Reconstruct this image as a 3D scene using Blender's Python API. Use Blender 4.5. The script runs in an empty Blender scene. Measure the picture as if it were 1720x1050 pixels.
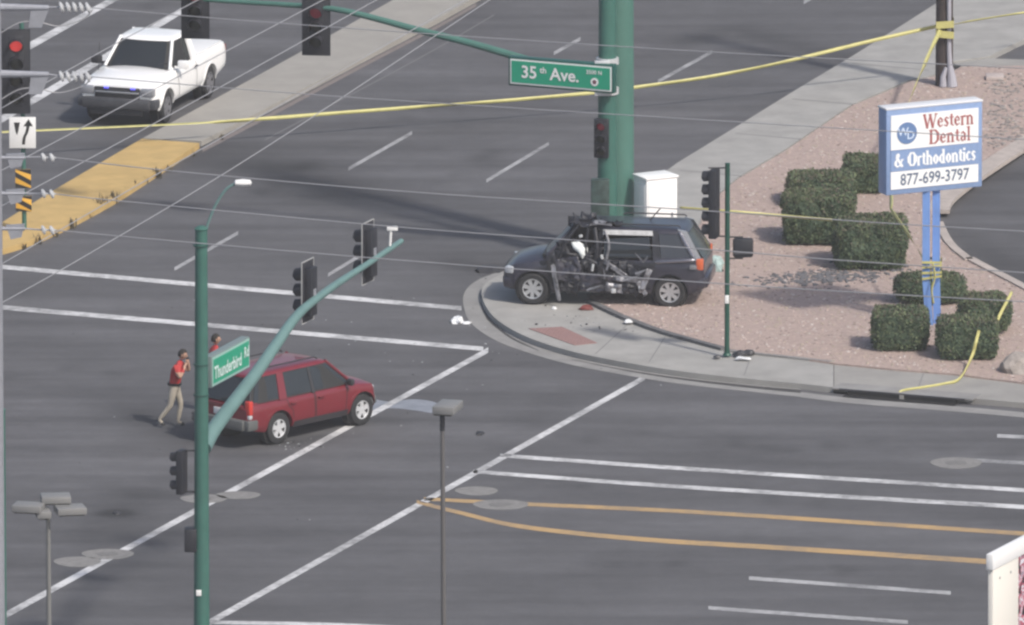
import bpy, bmesh, math, random
import numpy as np
from mathutils import Vector, Matrix, noise
from mathutils.geometry import tessellate_polygon

random.seed(7); np.random.seed(7)
R = math.radians
SC = bpy.context.scene
COL = SC.collection

# ------------------------------------------------------------------ camera, sky, sun
TH = R(12.0); DIST = 600.0; PXM = 74.0
FPX = PXM * DIST
CAM = Vector((0, -DIST * math.cos(TH), DIST * math.sin(TH)))
FW = Vector((0, math.cos(TH), -math.sin(TH))); UP = Vector((0, math.sin(TH), math.cos(TH)))
cd = bpy.data.cameras.new('camera'); cam = bpy.data.objects.new('camera', cd); COL.objects.link(cam)
cam.location = CAM; cam.rotation_euler = (R(90) - TH, 0, 0)
cd.sensor_fit = 'HORIZONTAL'; cd.sensor_width = 36; cd.lens = 36 * FPX / 1720
cd.clip_start = 5; cd.clip_end = 6000
SC.camera = cam
SC.render.resolution_x = 1024; SC.render.resolution_y = 625
SC.view_settings.view_transform = 'Standard'; SC.view_settings.look = 'None'
SC.view_settings.exposure = 0.16; SC.view_settings.gamma = 1.0
SC.cycles.filter_width = 2.5
SC.cycles.volume_bounces = 1
SC.cycles.max_bounces = 6

SUN_EL = R(46); SUN_AZ = Vector((0.66, -0.75, 0)).normalized()
w = bpy.data.worlds.new('World'); SC.world = w; w.use_nodes = True
nt = w.node_tree; nt.nodes.clear()
sky = nt.nodes.new('ShaderNodeTexSky'); sky.sky_type = 'NISHITA'; sky.sun_disc = False
sky.sun_elevation = SUN_EL; sky.sun_rotation = math.atan2(SUN_AZ.x, SUN_AZ.y)
sky.air_density = 1.0; sky.dust_density = 3.0; sky.ozone_density = 1.0
bg = nt.nodes.new('ShaderNodeBackground'); bg.inputs[1].default_value = 0.12
wo = nt.nodes.new('ShaderNodeOutputWorld')
nt.links.new(sky.outputs[0], bg.inputs[0]); nt.links.new(bg.outputs[0], wo.inputs[0])
sl = bpy.data.lights.new('sun', 'SUN'); so = bpy.data.objects.new('sun', sl); COL.objects.link(so)
sl.energy = 3.0; sl.angle = R(4.0); sl.color = (1.0, 0.94, 0.85)
ldir = -(SUN_AZ * math.cos(SUN_EL) + Vector((0, 0, math.sin(SUN_EL))))
so.rotation_euler = ldir.to_track_quat('-Z', 'Y').to_euler(); so.location = (0, 0, 60)

# ------------------------------------------------------------------ surveying: photo pixel -> point in the place
def ray(px, py):
    return (FW * FPX + Vector((1, 0, 0)) * (px - 860) + UP * (525 - py)).normalized()
def G(px, py, z=0.0):
    d = ray(px, py); t = (z - CAM.z) / d.z
    return CAM + d * t
def on_plane(px, py, p0, n):
    d = ray(px, py); return CAM + d * ((p0 - CAM).dot(n) / d.dot(n))
def V(px, py, base):                       # point above a base, in the upright plane through it
    return on_plane(px, py, base, Vector((0, 1, 0)))
def VD(px, py, base, d):                   # same, in an upright plane running along d
    return on_plane(px, py, base, Vector((-d.y, d.x, 0)))
DA = (G(820, 588) - G(0, 516)).normalized()
DB = (G(1085, 632) - G(360, 1040)).normalized()
DBP = (G(700, 0) - G(330, 215)).normalized()

# ------------------------------------------------------------------ materials
MATS = {}
def mat(name, col, rough=0.6, metal=0.0, var=0.0, scale=8.0, bump=0.0, bscale=60.0, coat=0.0, emis=None, estr=0.0, spec=0.5, detail=4):
    if name in MATS: return MATS[name]
    m = bpy.data.materials.new(name); m.use_nodes = True; n = m.node_tree; b = n.nodes['Principled BSDF']
    b.inputs['Base Color'].default_value = (*col, 1); b.inputs['Roughness'].default_value = rough
    b.inputs['Metallic'].default_value = metal; b.inputs['Coat Weight'].default_value = coat
    b.inputs['Coat Roughness'].default_value = 0.04; b.inputs['Specular IOR Level'].default_value = spec
    if emis: b.inputs['Emission Color'].default_value = (*emis, 1); b.inputs['Emission Strength'].default_value = estr
    tc = n.nodes.new('ShaderNodeTexCoord')
    if var > 0:
        t = n.nodes.new('ShaderNodeTexNoise'); t.inputs['Scale'].default_value = scale; t.inputs['Detail'].default_value = detail
        t.inputs['Roughness'].default_value = 0.65
        n.links.new(tc.outputs['Object'], t.inputs['Vector'])
        r = n.nodes.new('ShaderNodeMapRange'); r.inputs[1].default_value = 0.3; r.inputs[2].default_value = 0.7
        r.inputs[3].default_value = 1 - var; r.inputs[4].default_value = 1 + var
        n.links.new(t.outputs[0], r.inputs[0])
        mx = n.nodes.new('ShaderNodeVectorMath'); mx.operation = 'SCALE'; mx.inputs[0].default_value = col
        n.links.new(r.outputs[0], mx.inputs['Scale']); n.links.new(mx.outputs[0], b.inputs['Base Color'])
    if bump > 0:
        t2 = n.nodes.new('ShaderNodeTexNoise'); t2.inputs['Scale'].default_value = bscale; t2.inputs['Detail'].default_value = 3
        n.links.new(tc.outputs['Object'], t2.inputs['Vector'])
        bp = n.nodes.new('ShaderNodeBump'); bp.inputs['Strength'].default_value = bump; bp.inputs['Distance'].default_value = 0.02
        n.links.new(t2.outputs[0], bp.inputs['Height']); n.links.new(bp.outputs[0], b.inputs['Normal'])
    MATS[name] = m; return m

def asphalt_mat():
    m = bpy.data.materials.new('asphalt'); m.use_nodes = True; n = m.node_tree; b = n.nodes['Principled BSDF']; L = n.links.new
    b.inputs['Roughness'].default_value = 0.85; b.inputs['Specular IOR Level'].default_value = 0.3
    geo = n.nodes.new('ShaderNodeNewGeometry')
    mp = n.nodes.new('ShaderNodeMapping'); L(geo.outputs['Position'], mp.inputs[0])
    ang = math.atan2(DA.y, DA.x); mp.inputs['Rotation'].default_value = (0, 0, -ang); mp.inputs['Scale'].default_value = (0.06, 0.9, 1)
    def noi(src, sc, det, ro=0.6):
        t = n.nodes.new('ShaderNodeTexNoise'); t.inputs['Scale'].default_value = sc; t.inputs['Detail'].default_value = det
        t.inputs['Roughness'].default_value = ro; L(src, t.inputs['Vector']); return t.outputs[0]
    def rng(src, a, c, lo, hi):
        r = n.nodes.new('ShaderNodeMapRange'); r.inputs[1].default_value = a; r.inputs[2].default_value = c
        r.inputs[3].default_value = lo; r.inputs[4].default_value = hi; L(src, r.inputs[0]); return r.outputs[0]
    def mul(a, c):
        q = n.nodes.new('ShaderNodeMath'); q.operation = 'MULTIPLY'; L(a, q.inputs[0]); L(c, q.inputs[1]); return q.outputs[0]
    at = n.nodes.new('ShaderNodeAttribute'); at.attribute_name = 'wear_shade'
    k = mul(rng(noi(mp.outputs[0], 1.0, 4), 0.3, 0.7, 0.80, 1.20), rng(noi(geo.outputs['Position'], 0.25, 4), 0.3, 0.7, 0.86, 1.14))
    k = mul(k, rng(noi(geo.outputs['Position'], 14.0, 6, 0.8), 0.3, 0.7, 0.86, 1.14))
    k = mul(k, rng(noi(geo.outputs['Position'], 2.2, 5, 0.7), 0.3, 0.7, 0.91, 1.09))
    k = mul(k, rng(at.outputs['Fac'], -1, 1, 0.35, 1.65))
    sc = n.nodes.new('ShaderNodeVectorMath'); sc.operation = 'SCALE'; sc.inputs[0].default_value = (0.100, 0.100, 0.107)
    L(k, sc.inputs['Scale']); L(sc.outputs[0], b.inputs['Base Color'])
    bp = n.nodes.new('ShaderNodeBump'); bp.inputs['Strength'].default_value = 0.5; bp.inputs['Distance'].default_value = 0.01
    L(noi(geo.outputs['Position'], 60, 3), bp.inputs['Height']); L(bp.outputs[0], b.inputs['Normal'])
    return m
M_ASPH = asphalt_mat()

def paint_mat(name, col, worn=0.35):
    m = bpy.data.materials.new(name); m.use_nodes = True; n = m.node_tree; b = n.nodes['Principled BSDF']; L = n.links.new
    b.inputs['Roughness'].default_value = 0.7
    geo = n.nodes.new('ShaderNodeNewGeometry')
    t = n.nodes.new('ShaderNodeTexNoise'); t.inputs['Scale'].default_value = 5; t.inputs['Detail'].default_value = 8; t.inputs['Roughness'].default_value = 0.75
    L(geo.outputs['Position'], t.inputs['Vector'])
    t3 = n.nodes.new('ShaderNodeTexNoise'); t3.inputs['Scale'].default_value = 0.7; t3.inputs['Detail'].default_value = 3
    L(geo.outputs['Position'], t3.inputs['Vector'])
    ad = n.nodes.new('ShaderNodeMath'); ad.operation = 'ADD'; L(t.outputs[0], ad.inputs[0]); L(t3.outputs[0], ad.inputs[1])
    r = n.nodes.new('ShaderNodeMapRange'); r.inputs[1].default_value = 0.85; r.inputs[2].default_value = 1.25
    r.inputs[3].default_value = 0.0; r.inputs[4].default_value = worn * 2; L(ad.outputs[0], r.inputs[0])
    mx = n.nodes.new('ShaderNodeMix'); mx.data_type = 'RGBA'; L(r.outputs[0], mx.inputs[0])
    mx.inputs[6].default_value = (*col, 1); mx.inputs[7].default_value = (0.13, 0.13, 0.135, 1)
    L(mx.outputs[2], b.inputs['Base Color']); return m
M_WHITE = paint_mat('white_road_paint', (0.66, 0.66, 0.67), 0.45)
M_FAINT = paint_mat('worn_white_road_paint', (0.42, 0.42, 0.43), 0.5)
M_YEL = paint_mat('worn_yellow_road_paint', (0.47, 0.31, 0.14), 0.3)
M_CONC = mat('pale_concrete', (0.325, 0.318, 0.305), 0.85, var=0.16, scale=1.3, bump=0.25, bscale=40, detail=8)
M_CONC2 = mat('buff_concrete', (0.30, 0.29, 0.275), 0.85, var=0.13, scale=1.1, bump=0.25, bscale=40, detail=8)
M_CONC3 = mat('kerb_concrete', (0.255, 0.25, 0.245), 0.85, var=0.18, scale=1.5, bump=0.25, bscale=40, detail=8)
M_MEDY = mat('yellow_painted_concrete', (0.50, 0.345, 0.135), 0.8, var=0.14, scale=2.0, bump=0.2, bscale=30, detail=8)
M_GRAV = mat('pink_gravel', (0.385, 0.30, 0.27), 0.95, var=0.16, scale=7.0, bump=0.9, bscale=28, detail=10)
M_GREEN = mat('green_pole_paint', (0.042, 0.135, 0.11), 0.5, var=0.1, scale=3)
M_GREEN2 = mat('faded_green_pole_paint', (0.07, 0.175, 0.145), 0.5, var=0.08, scale=2)
M_GRAYG = mat('grey_green_arm_paint', (0.12, 0.215, 0.21), 0.5, var=0.08, scale=2)
M_GALV = mat('galvanised_steel', (0.33, 0.34, 0.38), 0.5, metal=0.3, var=0.1, scale=5)
M_WIRE = mat('aluminium_cable', (0.36, 0.36, 0.38), 0.5, metal=0.2)
M_BLK = mat('black_signal_paint', (0.018, 0.019, 0.026), 0.55, var=0.2, scale=5)
M_DKM = mat('dark_metal', (0.05, 0.05, 0.055), 0.5, var=0.2, scale=5)
M_EDGE = mat('pale_plate_edge', (0.38, 0.38, 0.38), 0.6)
M_REDL = mat('red_lens_lit', (0.4, 0.03, 0.03), 0.4, emis=(1, 0.07, 0.06), estr=0.42)
M_REDD = mat('red_lens_faint', (0.22, 0.03, 0.05), 0.4, emis=(.8, 0.06, 0.10), estr=0.05)
M_LENS = mat('unlit_lens', (0.03, 0.03, 0.02), 0.25)
M_WHT = mat('white_enamel', (0.80, 0.80, 0.80), 0.4)
M_BLACK = mat('black_print', (0.02, 0.02, 0.02), 0.6)
M_GLASS = mat('tinted_glass', (0.022, 0.026, 0.03), 0.08, spec=0.6)
M_TYRE = mat('tyre_rubber', (0.022, 0.022, 0.024), 0.8)
M_RIM = mat('alloy_rim', (0.52, 0.53, 0.55), 0.35, metal=0.6)
M_PLAST = mat('black_plastic', (0.03, 0.03, 0.035), 0.6)
M_LAMP = mat('headlight_glass', (0.55, 0.57, 0.60), 0.12, metal=0.2)
M_TAIL = mat('tail_light_red', (0.55, 0.04, 0.03), 0.2, coat=0.5)

# ------------------------------------------------------------------ object helpers
def link_mesh(name, me, mats, parent=None, smooth=None):
    for m in (mats if isinstance(mats, (list, tuple)) else [mats]): me.materials.append(m)
    if smooth is not None:
        for p in me.polygons: p.use_smooth = True
        me.set_sharp_from_angle(angle=R(smooth))
    o = bpy.data.objects.new(name, me); COL.objects.link(o)
    if parent: o.parent = parent
    return o
def tag(o, label=None, cat=None, group=None, kind=None):
    if label: o['label'] = label
    if cat: o['category'] = cat
    if group: o['group'] = group
    if kind: o['kind'] = kind
    return o
def thing(name, loc, rz, label, cat, group=None, scale=1.0):
    o = bpy.data.objects.new(name, None); COL.objects.link(o); o.location = loc; o.rotation_euler = (0, 0, rz)
    o.scale = (scale,) * 3; o.empty_display_size = 0.2
    return tag(o, label, cat, group)
def sub_empty(name, parent, loc=(0, 0, 0), rz=0):
    o = bpy.data.objects.new(name, None); COL.objects.link(o); o.parent = parent; o.location = loc; o.rotation_euler = (0, 0, rz); return o

class MB:
    def __init__(s): s.v = []; s.f = []; s.mi = []
    def add(s, vs, fs, mi=0):
        n = len(s.v); s.v += [tuple(q) for q in vs]; s.f += [tuple(i + n for i in f) for f in fs]; s.mi += [mi] * len(fs); return s
    def box(s, c, size, rot=None, mi=0, bev=0.0):
        x, y, z = [q / 2 for q in size]
        if bev > 0:
            bm = bmesh.new(); bmesh.ops.create_cube(bm, size=1)
            for q in bm.verts: q.co = Vector((q.co.x * size[0], q.co.y * size[1], q.co.z * size[2]))
            bmesh.ops.bevel(bm, geom=bm.edges[:], offset=bev, segments=2, affect='EDGES', profile=0.5)
            bm.verts.index_update(); vs = [q.co.copy() for q in bm.verts]; fs = [[q.index for q in f.verts] for f in bm.faces]; bm.free()
        else:
            vs = [Vector((a * x, b * y, d * z)) for a in (-1, 1) for b in (-1, 1) for d in (-1, 1)]
            fs = [(0, 1, 3, 2), (4, 6, 7, 5), (0, 4, 5, 1), (2, 3, 7, 6), (0, 2, 6, 4), (1, 5, 7, 3)]
        if rot is not None: vs = [rot @ q for q in vs]
        return s.add([q + Vector(c) for q in vs], fs, mi)
    def tube(s, pts, rad, n=10, mi=0, cap=True):
        pts = [Vector(p) for p in pts]; k = len(pts)
        rad = rad if isinstance(rad, (list, tuple)) else [rad] * k
        vs = []; prev = None
        for i, p in enumerate(pts):
            d = (pts[min(i + 1, k - 1)] - pts[max(i - 1, 0)]).normalized()
            if prev is None: u = d.orthogonal().normalized()
            else: u = (prev - d * prev.dot(d)).normalized()
            prev = u; q = d.cross(u)
            for j in range(n):
                a = 2 * math.pi * j / n; vs.append(p + (u * math.cos(a) + q * math.sin(a)) * rad[i])
        fs = [(i * n + j, i * n + (j + 1) % n, (i + 1) * n + (j + 1) % n, (i + 1) * n + j) for i in range(k - 1) for j in range(n)]
        if cap: fs += [tuple(range(n))[::-1], tuple(range((k - 1) * n, k * n))]
        return s.add(vs, fs, mi)
    def lathe(s, prof, n=24, mi=0, M=None, close=False, cap0=True):     # prof: (radius, height) about local z
        vs = [Vector((r * math.cos(2 * math.pi * j / n), r * math.sin(2 * math.pi * j / n), h)) for r, h in prof for j in range(n)]
        k = len(prof); rng_ = range(k if close else k - 1)
        fs = [(i * n + j, i * n + (j + 1) % n, ((i + 1) % k) * n + (j + 1) % n, ((i + 1) % k) * n + j) for i in rng_ for j in range(n)]
        if not close:
            if cap0: fs.append(tuple(range(n))[::-1])
            fs.append(tuple(range((k - 1) * n, k * n)))
        if M is not None: vs = [M @ q for q in vs]
        return s.add(vs, fs, mi)
    def prism(s, poly, z0, z1, mi=0):
        n = len(poly); vs = [Vector((p[0], p[1], z0)) for p in poly] + [Vector((p[0], p[1], z1)) for p in poly]
        fs = [(i, (i + 1) % n, n + (i + 1) % n, n + i) for i in range(n)]
        tri = tessellate_polygon([[Vector((p[0], p[1], 0)) for p in poly]])
        fs += [(a + n, b + n, c + n) for a, b, c in tri] + [(c, b, a) for a, b, c in tri]
        return s.add(vs, fs, mi)
    def mesh(s, name):
        me = bpy.data.meshes.new(name); me.from_pydata(s.v, [], s.f); me.update()
        for p, i in zip(me.polygons, s.mi): p.material_index = i
        bm = bmesh.new(); bm.from_mesh(me); bmesh.ops.recalc_face_normals(bm, faces=bm.faces[:]); bm.to_mesh(me); bm.free()
        return me
    def build(s, name, mats, parent=None, smooth=35): return link_mesh(name, s.mesh(name), mats, parent, smooth)

def struct(name, mb, mats, smooth=None): return tag(mb.build(name, mats, None, smooth), kind='structure')
def PP(pts, z=0.0): return [G(x, y, z) for x, y in pts]

def spline(pts, n=8):                                   # Catmull-Rom through the points
    pts = [Vector(p) for p in pts]; out = []
    q = [pts[0] * 2 - pts[1]] + pts + [pts[-1] * 2 - pts[-2]]
    for i in range(1, len(q) - 2):
        for k in range(n):
            t = k / n; a, b, c, d = q[i - 1], q[i], q[i + 1], q[i + 2]
            out.append(0.5 * ((2 * b) + (c - a) * t + (2 * a - 5 * b + 4 * c - d) * t * t + (3 * b - a - 3 * c + d) * t ** 3))
    return out + [pts[-1]]
def px_spline(pts, n=8): return [(p.x, p.y) for p in spline([Vector((x, y, 0)) for x, y in pts], n)]

def text_into(mb, txt, size, org, ux, uy, nrm, depth=0.01, mi=0, align='CENTER', bold=0.0, stretch=1.0):
    cu = bpy.data.curves.new('t', 'FONT'); cu.body = txt; cu.size = size; cu.align_x = align; cu.align_y = 'CENTER'
    cu.resolution_u = 3; cu.offset = bold
    o = bpy.data.objects.new('t', cu); COL.objects.link(o)
    dg = bpy.context.evaluated_depsgraph_get(); me = bpy.data.meshes.new_from_object(o.evaluated_get(dg))
    vs = [Vector(org) + Vector(ux) * (q.co.x * stretch) + Vector(uy) * q.co.y + Vector(nrm) * depth for q in me.vertices]
    mb.add(vs, [tuple(p.vertices) for p in me.polygons], mi)
    bpy.data.objects.remove(o); bpy.data.meshes.remove(me); bpy.data.curves.remove(cu)

# ------------------------------------------------------------------ ground sheet with its stains and a painted pole shadow
wear_shade_strokes = [  # (pixel points, half width in metres across, strength, softness)
    ([(380, 262), (520, 300), (640, 345), (740, 395), (850, 450)], 1.8, -0.14), ([(20, 640), (200, 668), (300, 690)], .8, -.08), ([(560, 230), (700, 330), (760, 430)], 1.2, .06), ([(880, 700), (980, 660), (1050, 650)], .6, -.10), ([(500, 900), (700, 930), (900, 1000)], 1.2, -.05), ([(1000, 960), (1200, 945), (1700, 985)], .7, -.06), ([(400, 480), (560, 500), (740, 510)], .7, -.06), ([(100, 560), (420, 600)], .9, .06), ([(330, 262), (450, 285), (560, 320)], 1.3, -0.30),  # first and last strokes here paint the thick pole's shadow
    ([(235, 692), (300, 725), (345, 735)], 0.8, -0.35), ([(350, 740), (450, 755), (600, 730)], .7, -.12),
    ([(50, 860), (140, 850), (230, 880), (200, 960), (120, 975)], 1.5, -0.16), ([(270, 930), (350, 1000), (420, 1040)], 1.3, -0.10),
    ([(160, 915), (185, 870), (240, 830), (310, 800), (400, 775)], 0.6, -0.16), ([(185, 815), (240, 832), (290, 833)], 0.5, -0.22),
    ([(190, 862), (200, 862)], 0.35, -0.6), ([(640, 705), (700, 690), (760, 700)], 0.9, -0.12),
    ([(480, 745), (500, 740), (540, 735)], 0.35, -0.3), ([(1140, 75), (1230, 50), (1330, 75), (1480, 105)], 0.5, -0.24),
    ([(900, 850), (1100, 866), (1400, 893), (1720, 918)], 1.05, 0.16), ([(1000, 725), (1300, 745), (1720, 770)], 0.7, 0.07),
    ([(900, 715), (1200, 735), (1720, 742)], 0.35, -0.16), ([(850, 755), (1200, 770), (1720, 800)], 0.5, -0.16),
    ([(870, 812), (1200, 832), (1720, 868)], 0.8, -0.12), ([(860, 785), (1200, 808), (1720, 838)], 0.5, 0.10),
    ([(430, 790), (620, 740), (760, 690)], 0.8, 0.10), ([(380, 600), (600, 555), (760, 520)], 1.5, 0.04),
    ([(700, 700), (1000, 690), (1300, 700)], 0.6, 0.06), ([(640, 780), (740, 795), (850, 790)], 1.0, 0.08),
    ([(0, 760), (200, 770), (320, 775)], 0.5, 0.06), ([(0, 740), (60, 745), (150, 750)], 0.3, 0.1),
    ([(1640, 480), (1700, 470), (1720, 440)], 0.8, -0.10), ([(1610, 390), (1660, 430), (1720, 460)], 0.7, -0.2),
    ([(1630, 330), (1680, 300), (1720, 290)], 1.1, -0.2), ([(1640, 380), (1720, 392)], 0.9, 0.14),
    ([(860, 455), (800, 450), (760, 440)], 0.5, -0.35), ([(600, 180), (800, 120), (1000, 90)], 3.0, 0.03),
    ([(1650, 810), (1600, 780)], 0.4, 0.1), ([(60, 180), (200, 150), (330, 90)], 1.0, 0.06), ([(330, 205), (250, 225), (120, 300)], 0.5, -0.12),
]
def build_ground():
    xs = np.concatenate([[-800, -300, -100, -40, -22], np.arange(-18, 18.01, 0.13), [22, 40, 100, 300, 800]])
    ys = np.concatenate([[-800, -300, -100, -60], np.arange(-42, 46.01, 0.22), [60, 100, 300, 800]])
    X, Y = np.meshgrid(xs, ys); W = np.zeros_like(X)
    for pts, hw, s in wear_shade_strokes:
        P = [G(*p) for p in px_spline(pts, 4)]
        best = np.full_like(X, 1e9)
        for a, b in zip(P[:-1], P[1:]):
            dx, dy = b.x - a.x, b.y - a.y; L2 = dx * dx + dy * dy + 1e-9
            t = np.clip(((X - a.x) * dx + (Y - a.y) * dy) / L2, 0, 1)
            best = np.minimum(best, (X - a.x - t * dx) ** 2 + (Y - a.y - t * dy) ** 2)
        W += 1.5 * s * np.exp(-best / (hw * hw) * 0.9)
    rg = np.random.RandomState(4)                        # oil drips down the middle of the lanes, and old patches
    for (x0, y0, x1, y1, n_) in ((900, 728, 1720, 765, 40), (880, 806, 1720, 850, 30), (760, 940, 1600, 960, 24), (420, 330, 720, 170, 26), (650, 360, 860, 240, 20), (60, 110, 300, -20, 16), (100, 620, 700, 640, 26), (1640, 350, 1720, 400, 8)):
        for k in range(n_):
            t = rg.rand(); c = G(x0 + (x1 - x0) * t + rg.randn() * 6, y0 + (y1 - y0) * t + rg.randn() * 5); hw = rg.uniform(.12, .38)
            W -= rg.uniform(.06, .22) * np.exp(-(((X - c.x) / hw) ** 2 + ((Y - c.y) / (hw * 1.3)) ** 2))
    for (px, py, a_, b_, v_) in ((1000, 300, 3.0, 6.0, .05), (480, 520, 3.5, 2.2, .06), (900, 930, 4.0, 2.6, -.05), (640, 230, 2.0, 7.0, -.05), (200, 780, 3.0, 3.5, .06), (1150, 60, 2.5, 6, -.05), (560, 860, 3, 3, -.05), (1400, 720, 4, 1.6, .06), (720, 610, 1.6, 3, .05)):
        c = G(px, py); u_ = (X - c.x) * DA.x + (Y - c.y) * DA.y; w_ = -(X - c.x) * DA.y + (Y - c.y) * DA.x
        W += v_ * 1.6 / (1 + np.exp(6 * (np.maximum(abs(u_) / a_, abs(w_) / b_) - 1)))
    nx, ny = len(xs), len(ys)
    me = bpy.data.meshes.new('ground')
    vs = np.stack([X, Y, np.zeros_like(X)], -1).reshape(-1, 3)
    i, j = np.meshgrid(np.arange(nx - 1), np.arange(ny - 1)); a = (j * nx + i).ravel()
    f = np.stack([a, a + 1, a + nx + 1, a + nx], -1)
    me.from_pydata(vs.tolist(), [], f.tolist()); me.update()
    at = me.attributes.new('wear_shade', 'FLOAT', 'POINT'); at.data.foreach_set('value', np.clip(W, -1, 1).ravel().astype(np.float32))
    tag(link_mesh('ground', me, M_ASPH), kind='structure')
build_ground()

# ------------------------------------------------------------------ road markings
def stripe(pts, wid_px, m, name='lane_line', z=0.005):
    """pts are the middle of the painted line in the photo; wid_px its thickness measured down the picture"""
    pts = px_spline(pts, 6) if len(pts) > 2 else pts
    ww = wid_px if isinstance(wid_px, (list, tuple)) else [wid_px, wid_px]
    a = []; b = []; n = len(pts)
    for i, (x, y) in enumerate(pts):
        wq = ww[0] + (ww[1] - ww[0]) * i / (n - 1)
        a.append(G(x, y - wq / 2, z)); b.append(G(x, y + wq / 2, z))
    mb = MB(); mb.add(a + b, [(i, i + 1, n + i + 1, n + i) for i in range(n - 1)])
    return struct(name, mb, m)
stripe([(-60, 1076), (10, 1033), (820, 588)], (13, 9), M_WHITE, 'crosswalk_line')
stripe([(300, 1076), (360, 1041), (1083, 634)], (13, 9), M_WHITE, 'crosswalk_line')
stripe([(-80, 441), (0, 448), (775, 518)], (7, 7), M_WHITE, 'crosswalk_line')
stripe([(-80, 509), (0, 516), (812, 586)], (8, 7), M_WHITE, 'crosswalk_line')
stripe([(840, 765), (1180, 789), (1760, 826)], (6, 6.5), M_WHITE)
stripe([(795, 792), (1180, 820), (1760, 854)], (6, 7), M_WHITE)
stripe([(1258, 971), (1597, 996)], (6, 6), M_FAINT, 'lane_dash')
stripe([(1190, 1021), (1525, 1045)], (6, 6), M_FAINT, 'lane_dash')
stripe([(1675, 732), (1760, 736)], (6, 6), M_FAINT, 'lane_dash')
stripe([(1600, 771), (1760, 780)], (6, 6), M_FAINT, 'lane_dash')
stripe([(330, 1045), (540, 1049), (700, 1056)], (6, 7), M_WHITE, 'stop_line')
stripe([(712, 838), (890, 847), (1200, 862), (1760, 899)], (5.5, 7), M_YEL)
stripe([(700, 843), (780, 863), (880, 885), (1080, 906), (1340, 922), (1760, 950)], (6, 8.5), M_YEL)
for a, b in [((585, 284), (692, 223)), ((817, 304), (922, 241)), ((293, 452), (400, 391)), ((551, 462), (612, 425)), ((930, 90), (975, 65)), ((1105, 137), (1196, 87)), ((1350, 4), (1440, -45)), ((1230, -30), (1290, -62))]:
    stripe([a, b], (6, 6), M_FAINT, 'lane_dash')
stripe([(45, 80), (210, -12)], (13, 11), M_WHITE, 'lane_line')
stripe([(-40, 226), (160, 106), (330, 3)], (13, 11), M_WHITE, 'lane_line')
stripe([(445, 235), (700, 100), (830, 25)], (2.5, 2.5), mat('asphalt_seam', (0.15, 0.15, 0.155), 0.9), 'asphalt_seam')

# manholes and patches
def patch(px, py, rx, ry, m, z=0.007, name='manhole_cover', ring=True):
    c = G(px, py); a = rx / PXM; b = ry / (PXM * math.sin(TH)); mb = MB(); n = 28
    pts = [(c.x + a * math.cos(t) * (1 + 0.04 * math.sin(3 * t)), c.y + b * math.sin(t)) for t in [2 * math.pi * i / n for i in range(n)]]
    mb.prism(pts, 0.001, z)
    o = struct(name, mb, m)
    if ring:
        mb = MB(); mb.prism([(c.x + 0.42 * (x - c.x), c.y + 0.42 * (y - c.y)) for x, y in pts], z - 0.003, z + 0.005)
        r = mb.build('iron_lid', mat('iron_lid', (0.17, 0.165, 0.16), 0.7, var=0.2), o, None)
    return o
M_COLLAR = mat('manhole_collar', (0.21, 0.205, 0.20), 0.85, var=0.2, scale=6)
for q in [(800, 825, 35, 7, 0), (841, 848, 45, 8, 1), (1606, 778, 42, 9, 1), (181, 931, 42, 8, 1), (130, 944, 38, 8, 0), (342, 838, 38, 7, 1), (400, 832, 36, 6, 0)]:
    patch(*q[:4], M_COLLAR, name='manhole_collar', ring=bool(q[4]))

# ------------------------------------------------------------------ medians, pavements, gravel bed
def ribbon_slab(left, right, z0, z1, name, m):
    n = len(left); mb = MB(); mb.prism([tuple(p)[:2] for p in left] + [tuple(p)[:2] for p in reversed(right)], z0, z1)
    return struct(name, mb, m)
mL = [(240, 241), (330, 192), (420, 143), (520, 88), (640, 20), (760, -48)]
mR = [(338, 246), (420, 205), (500, 163), (620, 100), (735, 40), (870, -35)]
ribbon_slab(PP(mL), PP(mR), -0.05, 0.13, 'median', mat('median_concrete', (0.31, 0.295, 0.27), 0.85, var=0.10, scale=1.2, bump=0.2, bscale=30, detail=8))
yl = px_spline([(238, 243), (130, 306), (60, 348), (-10, 392), (-60, 424)], 5); yr = px_spline([(335, 250), (260, 300), (190, 345), (110, 388), (50, 414), (-10, 432), (-70, 448)], 4)
ribbon_slab(PP(yl), PP(yr), -0.05, 0.14, 'median_nose', M_MEDY)
# narrow kerb side along the median's right edge
stripe([(340, 252), (420, 211), (500, 169), (620, 105), (735, 45), (800, 8)], (7, 5), mat('reddish_gutter_dust', (0.19, 0.165, 0.16), 0.9, var=0.2), 'gutter_dust')

road_edge = [(1137, 283), (1230, 226), (1330, 164), (1430, 104), (1520, 48), (1592, 2), (1680, -52)]
corner = px_spline([(1000, 400), (905, 440), (862, 462), (826, 478), (810, 494), (812, 515), (828, 540), (860, 563), (905, 583), (970, 602), (1060, 620), (1150, 634), (1250, 645), (1345, 654)], 5)
far_corner = [(1137, 283), (1060, 340), (1000, 395)]
kerb = [(1680, -52), (1592, 2), (1520, 48), (1430, 104), (1330, 164), (1230, 226)] + far_corner + corner[1:]
south = [(1400, 658), (1500, 666), (1640, 679), (1720, 686), (1800, 692)]
gravel_s = [(985, 517), (1045, 545), (1120, 572), (1200, 594), (1262, 604), (1330, 612), (1400, 622), (1500, 632), (1600, 640), (1720, 655), (1800, 662)]
walk_in = [(1180, 390), (1195, 350), (1240, 312), (1316, 267), (1380, 222), (1430, 190), (1530, 148), (1580, 138), (1598, 116)]
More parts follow.
